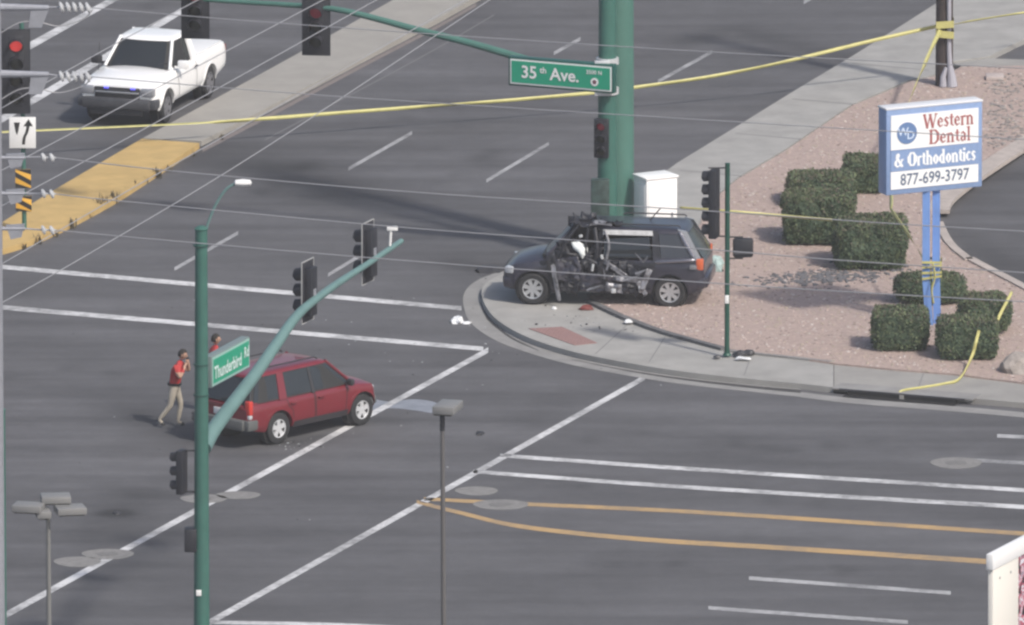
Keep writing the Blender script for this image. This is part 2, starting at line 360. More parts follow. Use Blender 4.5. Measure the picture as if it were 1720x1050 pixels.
# pavement with kerb, following the whole corner
mb = MB()
poly = [tuple(G(x, y))[:2] for x, y in kerb + south[:0]] + [tuple(G(x, y))[:2] for x, y in [(1400, 660), (1400, 612), (1330, 606), (1200, 585), (1050, 535), (985, 505), (1100, 430), (1180, 385), (1195, 345), (1240, 307), (1316, 262), (1430, 185), (1530, 143), (1590, 130), (1602, 112), (1660, 104), (1725, 72), (1800, 30), (1800, -52)]]
mb.prism(poly, -0.05, 0.13); struct('sidewalk', mb, M_CONC)
mb = MB(); mb.prism([tuple(G(x, y))[:2] for x, y in [(1401, 660)] + south + [(1800, 656), (1720, 650), (1600, 636), (1500, 627), (1401, 616)]], -0.05, 0.128)
struct('sidewalk', mb, M_CONC2)
# driveway apron and verge beyond the pole
mb = MB(); mb.prism([tuple(G(x, y))[:2] for x, y in [(1602, 113), (1659, 105), (1800, 110), (1800, 122), (1620, 121)]], -0.05, 0.10); struct('path', mb, M_CONC2)
# gutter pan
outer = px_spline([(1000, 386), (905, 432), (858, 450), (805, 469), (781, 490), (779, 515), (793, 545), (835, 573), (895, 595), (965, 614), (1060, 632), (1150, 646), (1250, 657), (1345, 667)], 5)
inner = corner
n_ = min(len(outer), len(inner)); mb = MB()
A_ = [G(*p, 0.006) for p in inner[:n_]]; B_ = [G(*p, 0.006) for p in outer[:n_]]
mb.add(A_ + B_, [(i, i + 1, n_ + i + 1, n_ + i) for i in range(n_ - 1)]); struct('gutter', mb, M_CONC3)
stripe([(1345, 663), (1440, 674), (1620, 688), (1760, 701)], (9, 9), M_CONC3, 'gutter', 0.006)
# kerb face tone: dark line along the foot of the kerb
M_KERBLINE = mat('kerb_line', (0.05, 0.05, 0.052), 0.95, var=0.3, scale=6)
stripe([(826, 482), (812, 492), (807, 503), (810, 517), (818, 533)], (1, 7), M_KERBLINE, 'kerb_line', 0.010)
stripe([(818, 533), (832, 547), (862, 569), (905, 589)], (7, 1), M_KERBLINE, 'kerb_line', 0.010)
stripe([(960, 604), (1060, 623.5), (1150, 637), (1250, 648.5), (1345, 657.5)], (.6, 5), M_KERBLINE, 'kerb_line', 0.010)
# tactile ramp panel
mb = MB(); q = PP([(888, 562), (944, 559), (1003, 586), (965, 590)]); mb.prism([tuple(p)[:2] for p in q], 0.12, 0.142)
ramp = struct('ramp_panel', mb, mat('brick_red_panel', (0.27, 0.165, 0.155), 0.8, var=0.1))
mb = MB(); rr = random.Random(3)
for i in range(14):
    for j in range(7):
        u = (i + .5) / 14; v = (j + .5) / 7; p = q[0].lerp(q[3], u).lerp(q[1].lerp(q[2], u), v)
        mb.lathe([(0.025, 0.0), (0.012, 0.010)], 6, 0, Matrix.Translation((p.x, p.y, 0.1421)))
o = mb.build('dome', MATS['brick_red_panel'], ramp, None); o['kind'] = 'stuff'
# gravel bed
gpoly = gravel_s + [(1800, 540), (1725, 497), (1650, 458), (1600, 425), (1585, 405), (1576, 385), (1573, 365), (1580, 350), (1610, 325), (1660, 290), (1725, 248), (1800, 205), (1800, 118), (1720, 122), (1614, 124), (1596, 134), (1530, 148), (1430, 190), (1316, 267), (1240, 312), (1195, 350), (1175, 390), (1090, 425), (1000, 500)]
gp = [tuple(G(x, y))[:2] for x, y in gpoly]
mb = MB(); mb.prism(gp, -0.05, 0.17); struct('gravel_bed', mb, M_GRAV)
# low dark kerb between ramp and gravel
def kerb_bar(pts, wid, h, name, m, z0=0.1):
    P = [G(x, y) for x, y in (px_spline(pts, 4) if len(pts) > 2 else pts)]; L = []; Rr = []
    for i, p in enumerate(P):
        d = (P[min(i + 1, len(P) - 1)] - P[max(i - 1, 0)]).normalized(); s = Vector((-d.y, d.x, 0)) * wid / 2
        L.append(p + s); Rr.append(p - s)
    return ribbon_slab(L, Rr, z0, h, name, m)
kerb_bar([(988, 517), (1045, 544), (1105, 567), (1160, 583), (1215, 598)], 0.16, 0.20, 'kerb', mat('dark_kerb', (0.13, 0.13, 0.135), 0.85, var=0.25, scale=4))
kerb_bar([(1218, 600), (1330, 612), (1400, 620)], 0.10, 0.18, 'kerb', M_CONC3)
M_KRB = mat('pinkish_kerb', (0.42, 0.37, 0.34), 0.8, var=0.15, scale=3)
kerb_bar([(1800, 541), (1725, 498), (1650, 459), (1628, 447)], 0.22, 0.21, 'kerb', M_KRB)
kerb_bar([(1628, 450), (1600, 427), (1586, 407), (1577, 387)], 0.2, 0.21, 'kerb', M_KRB)
kerb_bar([(1577, 366), (1582, 351), (1610, 326), (1660, 291), (1725, 249), (1800, 205)], 0.5, 0.19, 'kerb', M_KRB)
# stones scattered on the gravel: thousands, nobody could count them
def inside(x, y, poly):
    c = False; j = len(poly) - 1
    for i in range(len(poly)):
        if (poly[i][1] > y) != (poly[j][1] > y) and x < (poly[j][0] - poly[i][0]) * (y - poly[i][1]) / (poly[j][1] - poly[i][1]) + poly[i][0]: c = not c
        j = i
    return c
ICO = bmesh.new(); bmesh.ops.create_icosphere(ICO, subdivisions=1, radius=1); ICO.verts.index_update()
IV = [q.co.copy() for q in ICO.verts]; IF = [[q.index for q in f.verts] for f in ICO.faces]; ICO.free()
def stone(mb, p, r, mi=0, flat=0.6):
    s = Vector((r * random.uniform(.7, 1.3), r * random.uniform(.7, 1.3), r * flat * random.uniform(.7, 1.2))); a = random.uniform(0, 6.3)
    c, d = math.cos(a), math.sin(a); vs = []
    for q in IV:
        k = random.uniform(.8, 1.15); x, y, z = q.x * s.x * k, q.y * s.y * k, q.z * s.z * k
        vs.append((p[0] + x * c - y * d, p[1] + x * d + y * c, p[2] + z))
    mb.add(vs, IF, mi)
GM = [mat('stone_pink', (0.43, 0.34, 0.31), 0.9), mat('stone_tan', (0.36, 0.31, 0.25), 0.9), mat('stone_dark', (0.23, 0.185, 0.17), 0.9), mat('stone_pale', (0.52, 0.47, 0.45), 0.9)]
mb = MB(); cnt = 0
while cnt < 9000:
    px = random.uniform(980, 1735); py = random.uniform(110, 665); p = G(px, py)
    if inside(p.x, p.y, gp):
        cnt += 1; stone(mb, (p.x, p.y, 0.17), random.choice([.02, .025, .03, .03, .04]), random.choices([0, 1, 2, 3], [5, 3, 2, 2])[0])
tag(mb.build('gravel', GM, None, None), kind='stuff')
mb = MB()
for k in range(620):                                   # grey rubble band with the sign's shadow in its dark colour, rough rock verge
    px = random.gauss(1390, 60); py = 478 + random.gauss(0, 7) - (px - 1390) * 0.07
    if k % 3 == 0: px = random.uniform(1655, 1722); py = random.uniform(135, 262)
    p = G(px, py)
    if inside(p.x, p.y, gp): stone(mb, (p.x, p.y, 0.175), random.uniform(.03, .085), 0 if k % 3 else 1, 0.5)
tag(mb.build('rubble', [mat('rubble_shadow_grey', (0.12, 0.12, 0.13), 0.9, var=0.3), mat('rubble_pale', (0.24, 0.22, 0.21), 0.9, var=0.3)], None, None), kind='stuff')

# storm drain in the kerb
def storm_drain():
    a = G(1405, 656); b = G(1645, 676); d = (b - a).normalized(); n = Vector((d.y, -d.x, 0)); L = (b - a).length
    o = thing('storm_drain', a, math.atan2(d.y, d.x), 'dark slotted storm drain opening in the kerb below the hedges', 'drain')
    mb = MB(); mb.box((L * .5, -0.06, 0.122), (L * 0.98, 0.60, 0.03)); mb.build('lid', M_CONC3, o, None)
    mb = MB(); mb.box((L * .50, -0.36, 0.055), (L * 0.76, 0.04, 0.10)); mb.box((L * .5, -0.46, 0.011), (L * 0.78, 0.3, 0.01)); mb.build('opening', M_BLACK, o, None)
    mb = MB(); mb.box((L * .5, -0.385, 0.06), (0.1, 0.03, 0.11)); mb.build('divider', M_CONC2, o, None)
    mb = MB(); mb.box((L * .5, -0.372, 0.122), (L * 0.88, 0.05, 0.034)); mb.build('steel_edge', M_DKM, o, None)
storm_drain()

# weeds along the median
def weeds():
    mb = MB()
    for px, py, s in [(265, 298, 1), (190, 341, 1.1), (170, 350, 1.3), (245, 308, .6), (225, 318, .8), (210, 325, .6), (122, 383, .9), (65, 410, .8), (40, 418, .6), (95, 398, .5), (372, 234, .5), (285, 288, .6), (150, 366, .5), (325, 262, .5)]:
        c = G(px, py)
        for k in range(int(26 * s)):
            a = random.uniform(0, 6.3); h = random.uniform(.08, .30) * s; r = random.uniform(.02, .16) * s; ww = 0.012
            b = c + Vector((random.gauss(0, .05 * s), random.gauss(0, .10 * s), 0)); tip = b + Vector((math.cos(a) * r, math.sin(a) * r, h)); sd = Vector((-math.sin(a), math.cos(a), 0)) * ww
            mb.add([b - sd, b + sd, b.lerp(tip, .6) + sd + Vector((0, 0, .03)), tip, b.lerp(tip, .6) - sd + Vector((0, 0, .03))], [(0, 1, 2, 3, 4)])
    tag(mb.build('weeds', mat('dry_weed', (0.10, 0.085, 0.055), 0.9, var=0.3), None, None), kind='stuff')
weeds()

# ------------------------------------------------------------------ clipped hedges
M_LEAF = [mat('leaf_dark', (0.052, 0.084, 0.048), 0.7, var=0.3, scale=20), mat('leaf_mid', (0.085, 0.120, 0.060), 0.7, var=0.3, scale=20), mat('leaf_olive', (0.13, 0.16, 0.08), 0.7, var=0.3, scale=20), mat('twig_brown', (0.13, 0.11, 0.085), 0.9)]
def hedge(px, wpx, ybot, ytop, depth, label, rnd=0.16, seed=0, rough=0.035):
    rg = random.Random(seed); base = G(px, ybot, 0.17); wd = wpx / PXM; k = math.cos(TH) * PXM
    ht = max(0.4, ((ybot - ytop) - depth * PXM * math.sin(TH)) / k)
    o = thing('hedge', (base.x, base.y + depth / 2, 0.17), 0, label, 'hedge', 'clipped box hedges on the gravel corner')
    def surf(u, v, w_):      # superquadric box from a direction
        d = Vector((u, v, w_)); e = 7.0 if rnd < 0.2 else 3.4
        L = (abs(d.x) ** e + abs(d.y) ** e + abs(d.z) ** e) ** (1 / e); d = d / L
        p = Vector((d.x * wd / 2, d.y * depth / 2, d.z * ht / 2))
        nz = noise.noise(p * 2.2 + Vector((seed * 7.1, 0, 0))) * rough * 2.2 + noise.noise(p * 7 + Vector((seed, 3, 0))) * rough
        t = (p.z / ht + .5); p *= 1 + nz / 0.6; p.x *= 0.93 + 0.07 * min(1, t * 2.5); p.y *= 0.93 + 0.07 * min(1, t * 2.5)
        return p + Vector((0, 0, ht / 2))
    bm = bmesh.new(); bmesh.ops.create_icosphere(bm, subdivisions=4, radius=1)
    for q in bm.verts: q.co = surf(*(q.co.normalized())) * 0.97 + Vector((0, 0, 0.01))
    me = bpy.data.meshes.new('crown'); bm.to_mesh(me); bm.free()
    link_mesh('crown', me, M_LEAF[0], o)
    mb = MB(); area = 2 * (wd * depth + wd * ht + depth * ht); n = int(area * 900)
    for i in range(n):
        # sample the faces of a box for an even spread
        f = rg.random() * (wd * depth * 2 + wd * ht * 2 + depth * ht * 2); 
        a, b = rg.uniform(-1, 1), rg.uniform(-1, 1)
        if f < wd * depth * 2: d = (a, b, 1)
        elif f < wd * depth * 2 + wd * ht * 2: d = (a, -1 if rg.random() < .7 else 1, b)
        else: d = (1 if rg.random() < .5 else -1, a, b)
        p = surf(*d); nn = Vector(d).normalized(); out = rg.gauss(0.0, 0.022) + (rg.uniform(.03, .08) if rg.random() < .03 else 0)
        p = p + nn * out; s = rg.uniform(.013, .03)
        if p.z < 0.02: continue
        x = Vector((rg.gauss(0, 1), rg.gauss(0, 1), rg.gauss(0, 1))).normalized(); y = x.orthogonal().normalized()
        y = (y * math.cos(i) + x.cross(y) * math.sin(i)) 
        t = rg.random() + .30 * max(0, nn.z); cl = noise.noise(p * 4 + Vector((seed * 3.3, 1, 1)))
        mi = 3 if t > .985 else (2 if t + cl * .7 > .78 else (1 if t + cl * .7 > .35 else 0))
        mb.add([p - x * s - y * s * .5, p + x * s - y * s * .5, p + x * s * .8 + y * s * .6, p - x * s * .8 + y * s * .6], [(0, 1, 2, 3)], mi)
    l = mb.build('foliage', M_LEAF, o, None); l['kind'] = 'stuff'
    mb = MB(); mb.tube([(0, 0, -0.05), (0.02, 0, ht * .5)], [0.05, 0.03], 6); mb.build('trunk', M_LEAF[3], o)
    return o
hedge(1452, 66, 327, 254, 1.2, 'dark hedge half hidden behind the left edge of the dental sign', seed=1)
hedge(1380, 112, 352, 281, 1.5, 'wide hedge hidden up to its top behind another hedge, farthest left in the row', seed=2)
hedge(1375, 120, 415, 312, 1.5, 'tall square hedge with yellow tape stretched across its front', seed=3)
hedge(1463, 120, 456, 357, 1.5, 'broad square hedge just left of the blue sign posts, crossed by a wire', seed=4)
hedge(1562, 118, 515, 452, 1.15, 'rounded low brownish hedge directly behind the blue sign posts', rnd=.3, seed=5)
hedge(1654, 88, 566, 486, 1.3, 'rough hedge at the right edge behind the front right hedge', rnd=.3, seed=6)
hedge(1512, 92, 592, 511, 1.15, 'neat square hedge standing left of the foot of the blue sign posts', seed=7, rough=.02)
hedge(1625, 98, 607, 527, 1.2, 'square hedge nearest the kerb with loose yellow tape draped over it', seed=8, rough=.02)
# boulder
def boulder():
    c = G(1712, 622, 0.17); bm = bmesh.new(); bmesh.ops.create_icosphere(bm, subdivisions=3, radius=1)
    for q in bm.verts:
        k = 1 + .25 * noise.noise(q.co * 1.3) + .08 * noise.noise(q.co * 4); q.co = Vector((q.co.x * .42 * k, q.co.y * .5 * k, max(-.1, q.co.z * .42 * k)))
    me = bpy.data.meshes.new('boulder'); bm.to_mesh(me); bm.free(); o = link_mesh('boulder', me, mat('boulder_rock', (0.30, 0.27, 0.25), 0.9, var=0.3, scale=4, bump=.6, bscale=12), None)
    o.location = c; tag(o, 'rough grey boulder on the gravel at the right edge of the view', 'rock')
boulder()

# ------------------------------------------------------------------ traffic signal heads
def signal_head(parent, loc, face, n=3, plate=True, red=False, lens_r=0.15, name='signal_head', visor=0.26, gap=0.34):
    """face = world yaw (angle of facing direction); loc = centre of head in parent's space"""
    o = sub_empty(name, parent, loc, face); H = gap * n + 0.04
    mb = MB(); mb.box((-0.09, 0, 0), (0.18, 0.34, H), bev=0.02); mb.build('housing', M_BLK, o)
    if plate:
        mb = MB(); mb.box((-0.02, 0, 0), (0.012, 0.62, H + 0.26), bev=0.004); mb.build('backplate', M_BLK, o)
        mb = MB()
        for s in (-1, 1):
            mb.box((-0.02, s * 0.318, 0), (0.02, 0.022, H + 0.30)); mb.box((-0.02, 0, s * (H / 2 + .141)), (0.02, 0.61, 0.022))
        mb.build('plate_edge', M_BLK if red else M_EDGE, o, None)
    for i in range(n):
        z = (n - 1) * gap / 2 - i * gap
        mb = MB(); Mx = Matrix.Translation((0.005, 0, z)) @ Matrix.Rotation(R(90), 4, 'Y')
        mb.lathe([(lens_r * .98, -0.01), (lens_r * .9, 0.012), (lens_r * .5, 0.03), (0.01, 0.036)], 18, 0, Mx)
        mb.build('lens', (M_REDL if red == 1 else M_REDD) if (red and i == 0) else M_LENS, o)
        mb = MB(); k = 14; vs = []; fs = []
        for j in range(k + 1):
            a = R(-35) + R(250) * j / k; ln = visor * (1 - 0.45 * max(0, -math.sin(a)))
            for rr_ in (lens_r + 0.006, lens_r + 0.014):
                vs += [(0, rr_ * math.cos(a), z + rr_ * math.sin(a)), (ln, rr_ * math.cos(a), z + rr_ * math.sin(a) - ln * .08)]
        for j in range(k):
            a = j * 4; fs += [(a, a + 1, a + 5, a + 4), (a + 2, a + 6, a + 7, a + 3), (a + 1, a + 3, a + 7, a + 5), (a, a + 4, a + 6, a + 2)]
        mb.add(vs, fs); mb.build('visor', M_BLK, o)
    return o
def yaw(d): return math.atan2(d.y, d.x)
FACE_CAM = R(-90)

def pole_thing(name, base, label, cat, group=None): return thing(name, base, 0, label, cat, group)
def loc(o, w_): return Vector(w_) - o.location        # unrotated roots only

def box_sign(parent, c, ux, wd, ht, dp, frame_m, face_m, lines, border=None, name='street_sign'):
    """sign cabinet centred at c (parent space), ux = unit direction along its width, front = right-hand side of ux seen from camera"""
    ux = Vector(ux).normalized(); n = Vector((ux.y, -ux.x, 0)); 
    if n.y > 0 and abs(n.y) > .3: n = -n
    Rm = Matrix(((ux.x, -n.x, 0), (ux.y, -n.y, 0), (0, 0, 1)))
    mb = MB(); mb.box(c, (wd, dp, ht), rot=Rm, bev=0.02); s = mb.build(name, frame_m, parent)
    return s, Rm, n

# far corner pole with its mast arm and the avenue sign
def far_signal():
    base = G(1020, 432, 0.13)
    o = pole_thing('signal_pole', base, 'dark green signal pole behind the wreck holding the 35th Ave. sign', 'traffic light', 'traffic signal poles at the junction')
    mb = MB(); mb.tube([(0, 0, 0), (0, 0, 11)], [0.235, 0.17], 16); mb.build('pole', M_GREEN, o)
    mb = MB(); mb.tube([(0, 0, 0), (0, 0, 0.06)], 0.33, 16); mb.build('base_plate', M_GREEN, o)
    pts = [(1012, 138), (940, 117), (860, 93), (780, 70), (700, 50), (630, 31), (560, 15), (480, 8), (430, 5), (300, -3), (180, -10)]
    dd = -DA
    W3 = [loc(o, VD(x, y, base, dd)) for x, y in pts]
    mb = MB(); mb.tube([W3[0]] + spline(W3[1:], 4), [0.11] + [0.10 - 0.055 * i / 37 for i in range(37)], 10) if False else None
    sp = spline(W3, 4); mb = MB(); mb.tube(sp, [0.10 - 0.055 * i / (len(sp) - 1) for i in range(len(sp))], 10); mb.build('mast_arm', M_GREEN2, o)
    for px, py in ((531, 43), (328, 15)):
        c = loc(o, VD(px, py, base, dd)); signal_head(o, c + Vector((0, -0.12, 0)), R(-97), 3, True, 2)
    # two smaller heads on the pole itself
    c = loc(o, V(1011, 229, base)); signal_head(o, c + Vector((-0.02, -0.28, 0)), R(-100), 3, False, 2, 0.10, visor=.14, gap=.29)
    for dz in (.3, -.3): mb = MB(); mb.box(c + Vector((.05, -.05, dz)), (.1, .25, .05)); mb.build('head_bracket', M_GALV, o, None)
    mb = MB(); mb.box(loc(o, V(1008, 350, base)) + Vector((0, -.3, 0)), (.42, .26, 1.5), bev=.03); mb.build('control_box', mat('mottled_dark_green', (.035, .060, .055), .6, var=.5, scale=5), o)
    # avenue sign
    ctr = VD(945, 119.5, base, dd); c = loc(o, ctr) + Vector((0, -0.38, 0)); ux = DA
    wd = 178 / PXM / abs(ux.x); ht = 50 / PXM
    s, Rm, n = box_sign(o, c, ux, wd, ht, 0.2, mat('sign_case_green', (0.012, 0.085, 0.07), .4), None, None)
    mb = MB(); mb.box(c + n * 0.103, (wd - .10, 0.012, ht - .10), rot=Rm); mb.build('sign_border', M_WHT, s, None)
    mb = MB(); mb.box(c + n * 0.111, (wd - .17, 0.012, ht - .17), rot=Rm); mb.build('sign_face', mat('sign_green', (0.015, 0.32, 0.19), .4, var=.05), s, None)
    up = Vector((0, 0, 1)); mt = MB(); f0 = c + n * 0.119
    for tx, sz, uu, vv, bo in (('35', .40, -.78, 0, .008), ('th', .20, -.43, .08, .004), ('Ave.', .40, .10, 0, .008), ('3500 N', .13, .83, .13, .002)):
        mt = MB(); text_into(mt, tx, sz, f0 + ux * uu + up * vv, ux, up, n, bold=bo); mt.build('lettering', M_WHT, s, None)
    mt = MB(); Rb = Matrix(((ux.x, 0, n.x, 0), (ux.y, 0, n.y, 0), (0, 1, 0, 0), (0, 0, 0, 1)))
    mt.lathe([(0.095, 0.0), (0.095, 0.006)], 20, 0, Matrix.Translation(f0 + ux * .84 - up * .09) @ Rb); mt.build('emblem', M_WHT, s, None)
    for k in range(5):
        mt = MB(); a = R(90 + 72 * k); p = f0 + ux * (.84 + .03 * math.cos(a)) + up * (-.09 + .03 * math.sin(a)) + n * 0.008
        mt.lathe([(0.024, 0), (0.02, .004)], 8, 0, Matrix.Translation(p) @ Rb); mt.build('emblem_mark', mat('maroon', (0.12, 0.02, 0.04), .5), s, None)
    for py in (102, 152):
        p = loc(o, V(1024, py, base)); mb = MB(); mb.lathe([(0.215, -.075), (.262, -.07), (.262, .07), (.215, .075)], 20, 0, Matrix.Translation((0, 0, p.z)))
        mb.box((0.0 - .12, -.30, p.z), (.35, .12, .12), bev=.02); mb.build('clamp', mat('white_clamp', (.62, .63, .65), .4, metal=.3), o)
far_signal()
# big steel utility pole
base = G(1037, 418, 0.13)
up_ = thing('utility_pole', base, 0, 'very thick green steel utility pole rising behind the wrecked car', 'utility pole')
mb = MB(); mb.tube([(0, 0, 0), (0, 0, 12.5)], [0.385, 0.35], 24); mb.build('pole', M_GREEN2, up_)
mb = MB(); mb.tube([(0, 0, 0), (0, 0, 0.08)], 0.55, 24); mb.build('base_plate', M_GREEN2, up_)
for k in range(5): mb = MB(); mb.tube([(-.18, -.34, 3.2 + k * 1.7), (-.18, -.42, 3.2 + k * 1.7), (-.18, -.42, 3.3 + k * 1.7)], .015, 6); mb.build('step', M_GALV, up_)

# near corner signal pole (bottom left)
def near_signal():
    base = G(339, 1172, 0.0)
    o = pole_thing('signal_pole', base, 'tall green signal pole in front of the red car with curved arm', 'traffic light', 'traffic signal poles at the junction')
    top = loc(o, V(338, 386, base))
    mb = MB(); mb.tube([(0, 0, 0), (top.x, 0, top.z)], [0.175, 0.13], 18); mb.build('pole', M_GREEN, o)
    for py in (412, 612, 663): 
        mb = MB(); z = loc(o, V(338, py, base)).z; mb.lathe([(.13, -.02), (.165, -.015), (.165, .015), (.13, .02)], 18, 0, Matrix.Translation((0, 0, z)))
        mb.build('pole_band', mat('dark_green_band', (.025, .085, .07), .5), o)
    mb = MB(); mb.lathe([(.14, 0), (.15, .02), (.08, .08), (.01, .09)], 18, 0, Matrix.Translation(top)); mb.build('cap', M_GREEN, o)
    pts = [(341, 752), (362, 717), (396, 672), (430, 627), (463, 580), (485, 548), (505, 524), (530, 503), (570, 474), (615, 445), (674, 405)]
    W3 = [loc(o, VD(x, y, base, DB)) for x, y in pts]; sp = spline(W3, 4); k = len(sp)
    mb = MB(); mb.tube(sp, [0.185 - 0.125 * (i / (k - 1)) ** .8 for i in range(k)], 12); mb.build('mast_arm', M_GRAYG, o)
    f = yaw(-DA)
    for px, py, dx in ((531, 490, 0), (632, 425, 0)):
        c = loc(o, VD(px, py, base, DB)) - DA * .22; signal_head(o, c, f + (0.12 if dx else 0), 3, True, False)
    for px, py in ((531, 503), (632, 434)):
        mb = MB(); c = loc(o, VD(px, py, base, DB)); mb.box(c - DA * .08 + Vector((0, 0, .1)), (.16, .12, .25)); mb.build('head_bracket', M_GALV, o)
    c = loc(o, VD(655, 405, base, DB)); mb = MB(); mb.tube([c + Vector((0, 0, -.1)), c + Vector((.02, 0, .25))], .03, 8); mb.box(c + Vector((.05, 0, .28)), (.24, .1, .1), bev=.02); mb.build('detector', M_WHT, o)
    # head on the shaft and pedestrian head
    c = loc(o, V(302, 792, base)); h_ = signal_head(o, c + Vector((-.03, 0, 0)), f, 3, False, False, lens_r=.11, visor=.19, gap=.32); h_.scale = (.85, .85, .95)
    for py in (757, 826): mb = MB(); p = loc(o, V(306, py, base)); mb.tube([p, (0, 0, p.z)], .022, 6); mb.build('head_bracket', M_BLK, o)
    c = loc(o, V(320, 906, base)); mb = MB(); mb.box(c, (.26, .34, .50), bev=.03); mb.build('walk_signal', M_BLK, o)
    c = loc(o, V(334, 993, base)); mb = MB(); mb.box(c + Vector((0, -.175, 0)), (.11, .02, .13), bev=.006); mb.build('sticker', M_WHT, o)
    # lamp arm
    pts = [(344, 392), (352, 368), (364, 341), (380, 318), (396, 308)]
    W3 = [loc(o, V(x, y, base)) for x, y in pts]; mb = MB(); mb.tube(spline(W3, 5), .03, 8); mb.build('lamp_arm', M_GRAYG, o)
    c = loc(o, V(408, 307, base)); mb = MB(); mb.lathe([(.01, -.19), (.10, -.16), (.13, 0), (.10, .16), (.01, .19)], 14, 0, Matrix.Translation(c) @ Matrix.Rotation(R(90), 4, 'Y') @ Matrix.Diagonal((.6, 1, 1, 1)))
    mb.build('lamp_head', M_WHT, o)
    # street sign, parallel to the avenue
    cc = VD(380, 608, base, DB); c = loc(o, cc) - DA * 0; wd = (DB * 1).length * (58 / PXM / DB.x); ht = .62
    ux = DB; n = Vector((DB.y, -DB.x, 0)); Rm = Matrix(((ux.x, -n.x, 0), (ux.y, -n.y, 0), (0, 0, 1)))
    mb = MB(); mb.box(c, (wd, .2, ht + .06), rot=Rm, bev=.02); s = mb.build('street_sign', mat('sign_case_grey', (.17, .22, .22), .4), o)
    mb = MB(); mb.box(c + n * .103, (wd - .06, .012, ht), rot=Rm); mb.build('sign_border', mat('sign_mint', (.30, .50, .45), .4), s, None)
    mb = MB(); mb.box(c + n * .111, (wd - .16, .012, ht - .10), rot=Rm); mb.build('sign_face', MATS['sign_green'], s, None)
    mt = MB(); up = Vector((0, 0, 1)); f0 = c + n * .119
    text_into(mt, 'Thunderbird', .38, f0 - ux * .22 - up * .05, ux, up, n, bold=.010, stretch=.82); mt.build('street_name', mat('pale_mint', (.62, .78, .74), .4), s, None)
    mt = MB(); text_into(mt, 'Rd', .32, f0 + ux * .86 + up * .05, ux, up, n, bold=.008, stretch=.8); mt.build('street_suffix', mat('pale_mint', (.62, .78, .74), .4), s, None)
    for dz in (.2, -.2): mb = MB(); mb.tube([Vector((0, 0, c.z + dz)), c - ux * wd * .48 + Vector((0, 0, dz))], .025, 6); mb.build('sign_bracket', M_GALV, o)
near_signal()

# pedestrian signal post on the corner
def ped_pole():
    base = G(1221, 597, 0.17)
    o = pole_thing('signal_post', base, 'slim dark green signal post on the gravel beside the wreck', 'traffic light')
    top = loc(o, V(1222, 274, base)); mb = MB(); mb.tube([(0, 0, 0), (top.x, 0, top.z)], .058, 12); mb.build('pole', mat('deep_green', (.012, .07, .05), .45, var=.15), o)
    mb = MB(); mb.lathe([(.10, 0), (.09, .03), (.062, .06), (.058, .2)], 12); mb.build('base_collar', MATS['deep_green'], o)
    c = loc(o, V(1193, 341, base)); f = yaw(-DA)
    h = signal_head(o, c + Vector((0, -.05, 0)), f + .1, 5, False, False, lens_r=.125, visor=.17, gap=.305)
    for px, py in ((1190, 282), (1190, 397), (1248, 398), (1248, 434)): mb = MB(); p = loc(o, V(px, py, base)); mb.tube([p, (top.x * .9, 0, p.z)], .02, 6); mb.build('head_bracket', M_DKM, o)
    c = loc(o, V(1248, 416, base)); mb = MB(); mb.box(c, (.46, .20, .44), bev=.06); w_ = mb.build('walk_signal', M_BLK, o)
    mb = MB(); mb.box(c + Vector((0, -.11, -.10)), (.42, .03, .05), bev=.01); mb.build('housing_rib', mat('rib_grey', (.10, .10, .11), .5), w_)
    c = loc(o, V(1221, 502, base)); mb = MB(); mb.box(c + Vector((0, -.062, 0)), (.09, .02, .19), bev=.006); mb.build('sticker', M_WHT, o)
ped_pole()

# post on the median nose: signal head, keep-right sign and hazard markers
def median_post():
    base = G(41, 384, 0.14)
    o = pole_thing('signal_post', base, 'post on the yellow median nose with red light, arrow sign and striped markers', 'traffic light')
    top = loc(o, V(36, 40, base)); mb = MB(); mb.tube([(0, 0, 0), (top.x, .12, top.z)], .055, 12); mb.build('pole', M_GREEN, o)
    c = loc(o, V(27, 119, base)); signal_head(o, c + Vector((0, -.1, 0)), R(-88), 4, True, True, lens_r=.15, visor=.2, gap=.41)
    c = loc(o, V(38, 221, base)) + Vector((0, -.12, 0)); mb = MB(); mb.box(c, (.61, .02, .73), bev=.008); s = mb.build('arrow_sign', M_WHT, o)
    mb = MB(); y0 = c.y - .0125
    def flat(pts, m_=mb): 
        n = len(pts); m_.add([(c.x + a, y0, c.z + b) for a, b in pts], [tuple(range(n))])
    flat([(-.20, .24), (-.06, .24), (-.10, .02), (-.13, -.06), (-.16, .02)])                      # traffic symbol
    cur = spline([Vector((.02, -.28, 0)), Vector((.04, -.12, 0)), Vector((.10, .02, 0)), Vector((.13, .17, 0))], 5)
    for a, b in zip(cur[:-1], cur[1:]): flat([(a.x - .035, a.y), (a.x + .035, a.y), (b.x + .035, b.y), (b.x - .035, b.y)])
    flat([(.02, .15), (.24, .15), (.14, .32)]); mb.build('arrow_print', M_BLACK, s, None)
    M_HY = mat('hazard_yellow', (.75, .42, .06), .5)
    for (px, py, wq, hq) in ((39, 299, .36, .44), (40, 341, .36, .36)):
        c = loc(o, V(px, py, base)) + Vector((0, -.08, 0)); mb = MB(); mb.box(c, (wq, .02, hq), bev=.006); s = mb.build('hazard_marker', M_HY, o)
        mb = MB(); y0 = c.y - .0135
        for k in (-1, 0, 1):
            t = k * .26; pts = []
            for a, b in ((-wq / 2, t + .16), (-wq / 2, t + .04), (wq / 2, t - .16), (wq / 2, t - .04)): pts.append((a, max(-hq / 2, min(hq / 2, b))))
            if abs(pts[0][1] - pts[1][1]) + abs(pts[2][1] - pts[3][1]) > .02: mb.add([(c.x + a, y0, c.z + b) for a, b in pts], [(0, 1, 2, 3)])
        mb.build('stripe', M_BLACK, s, None)
median_post()

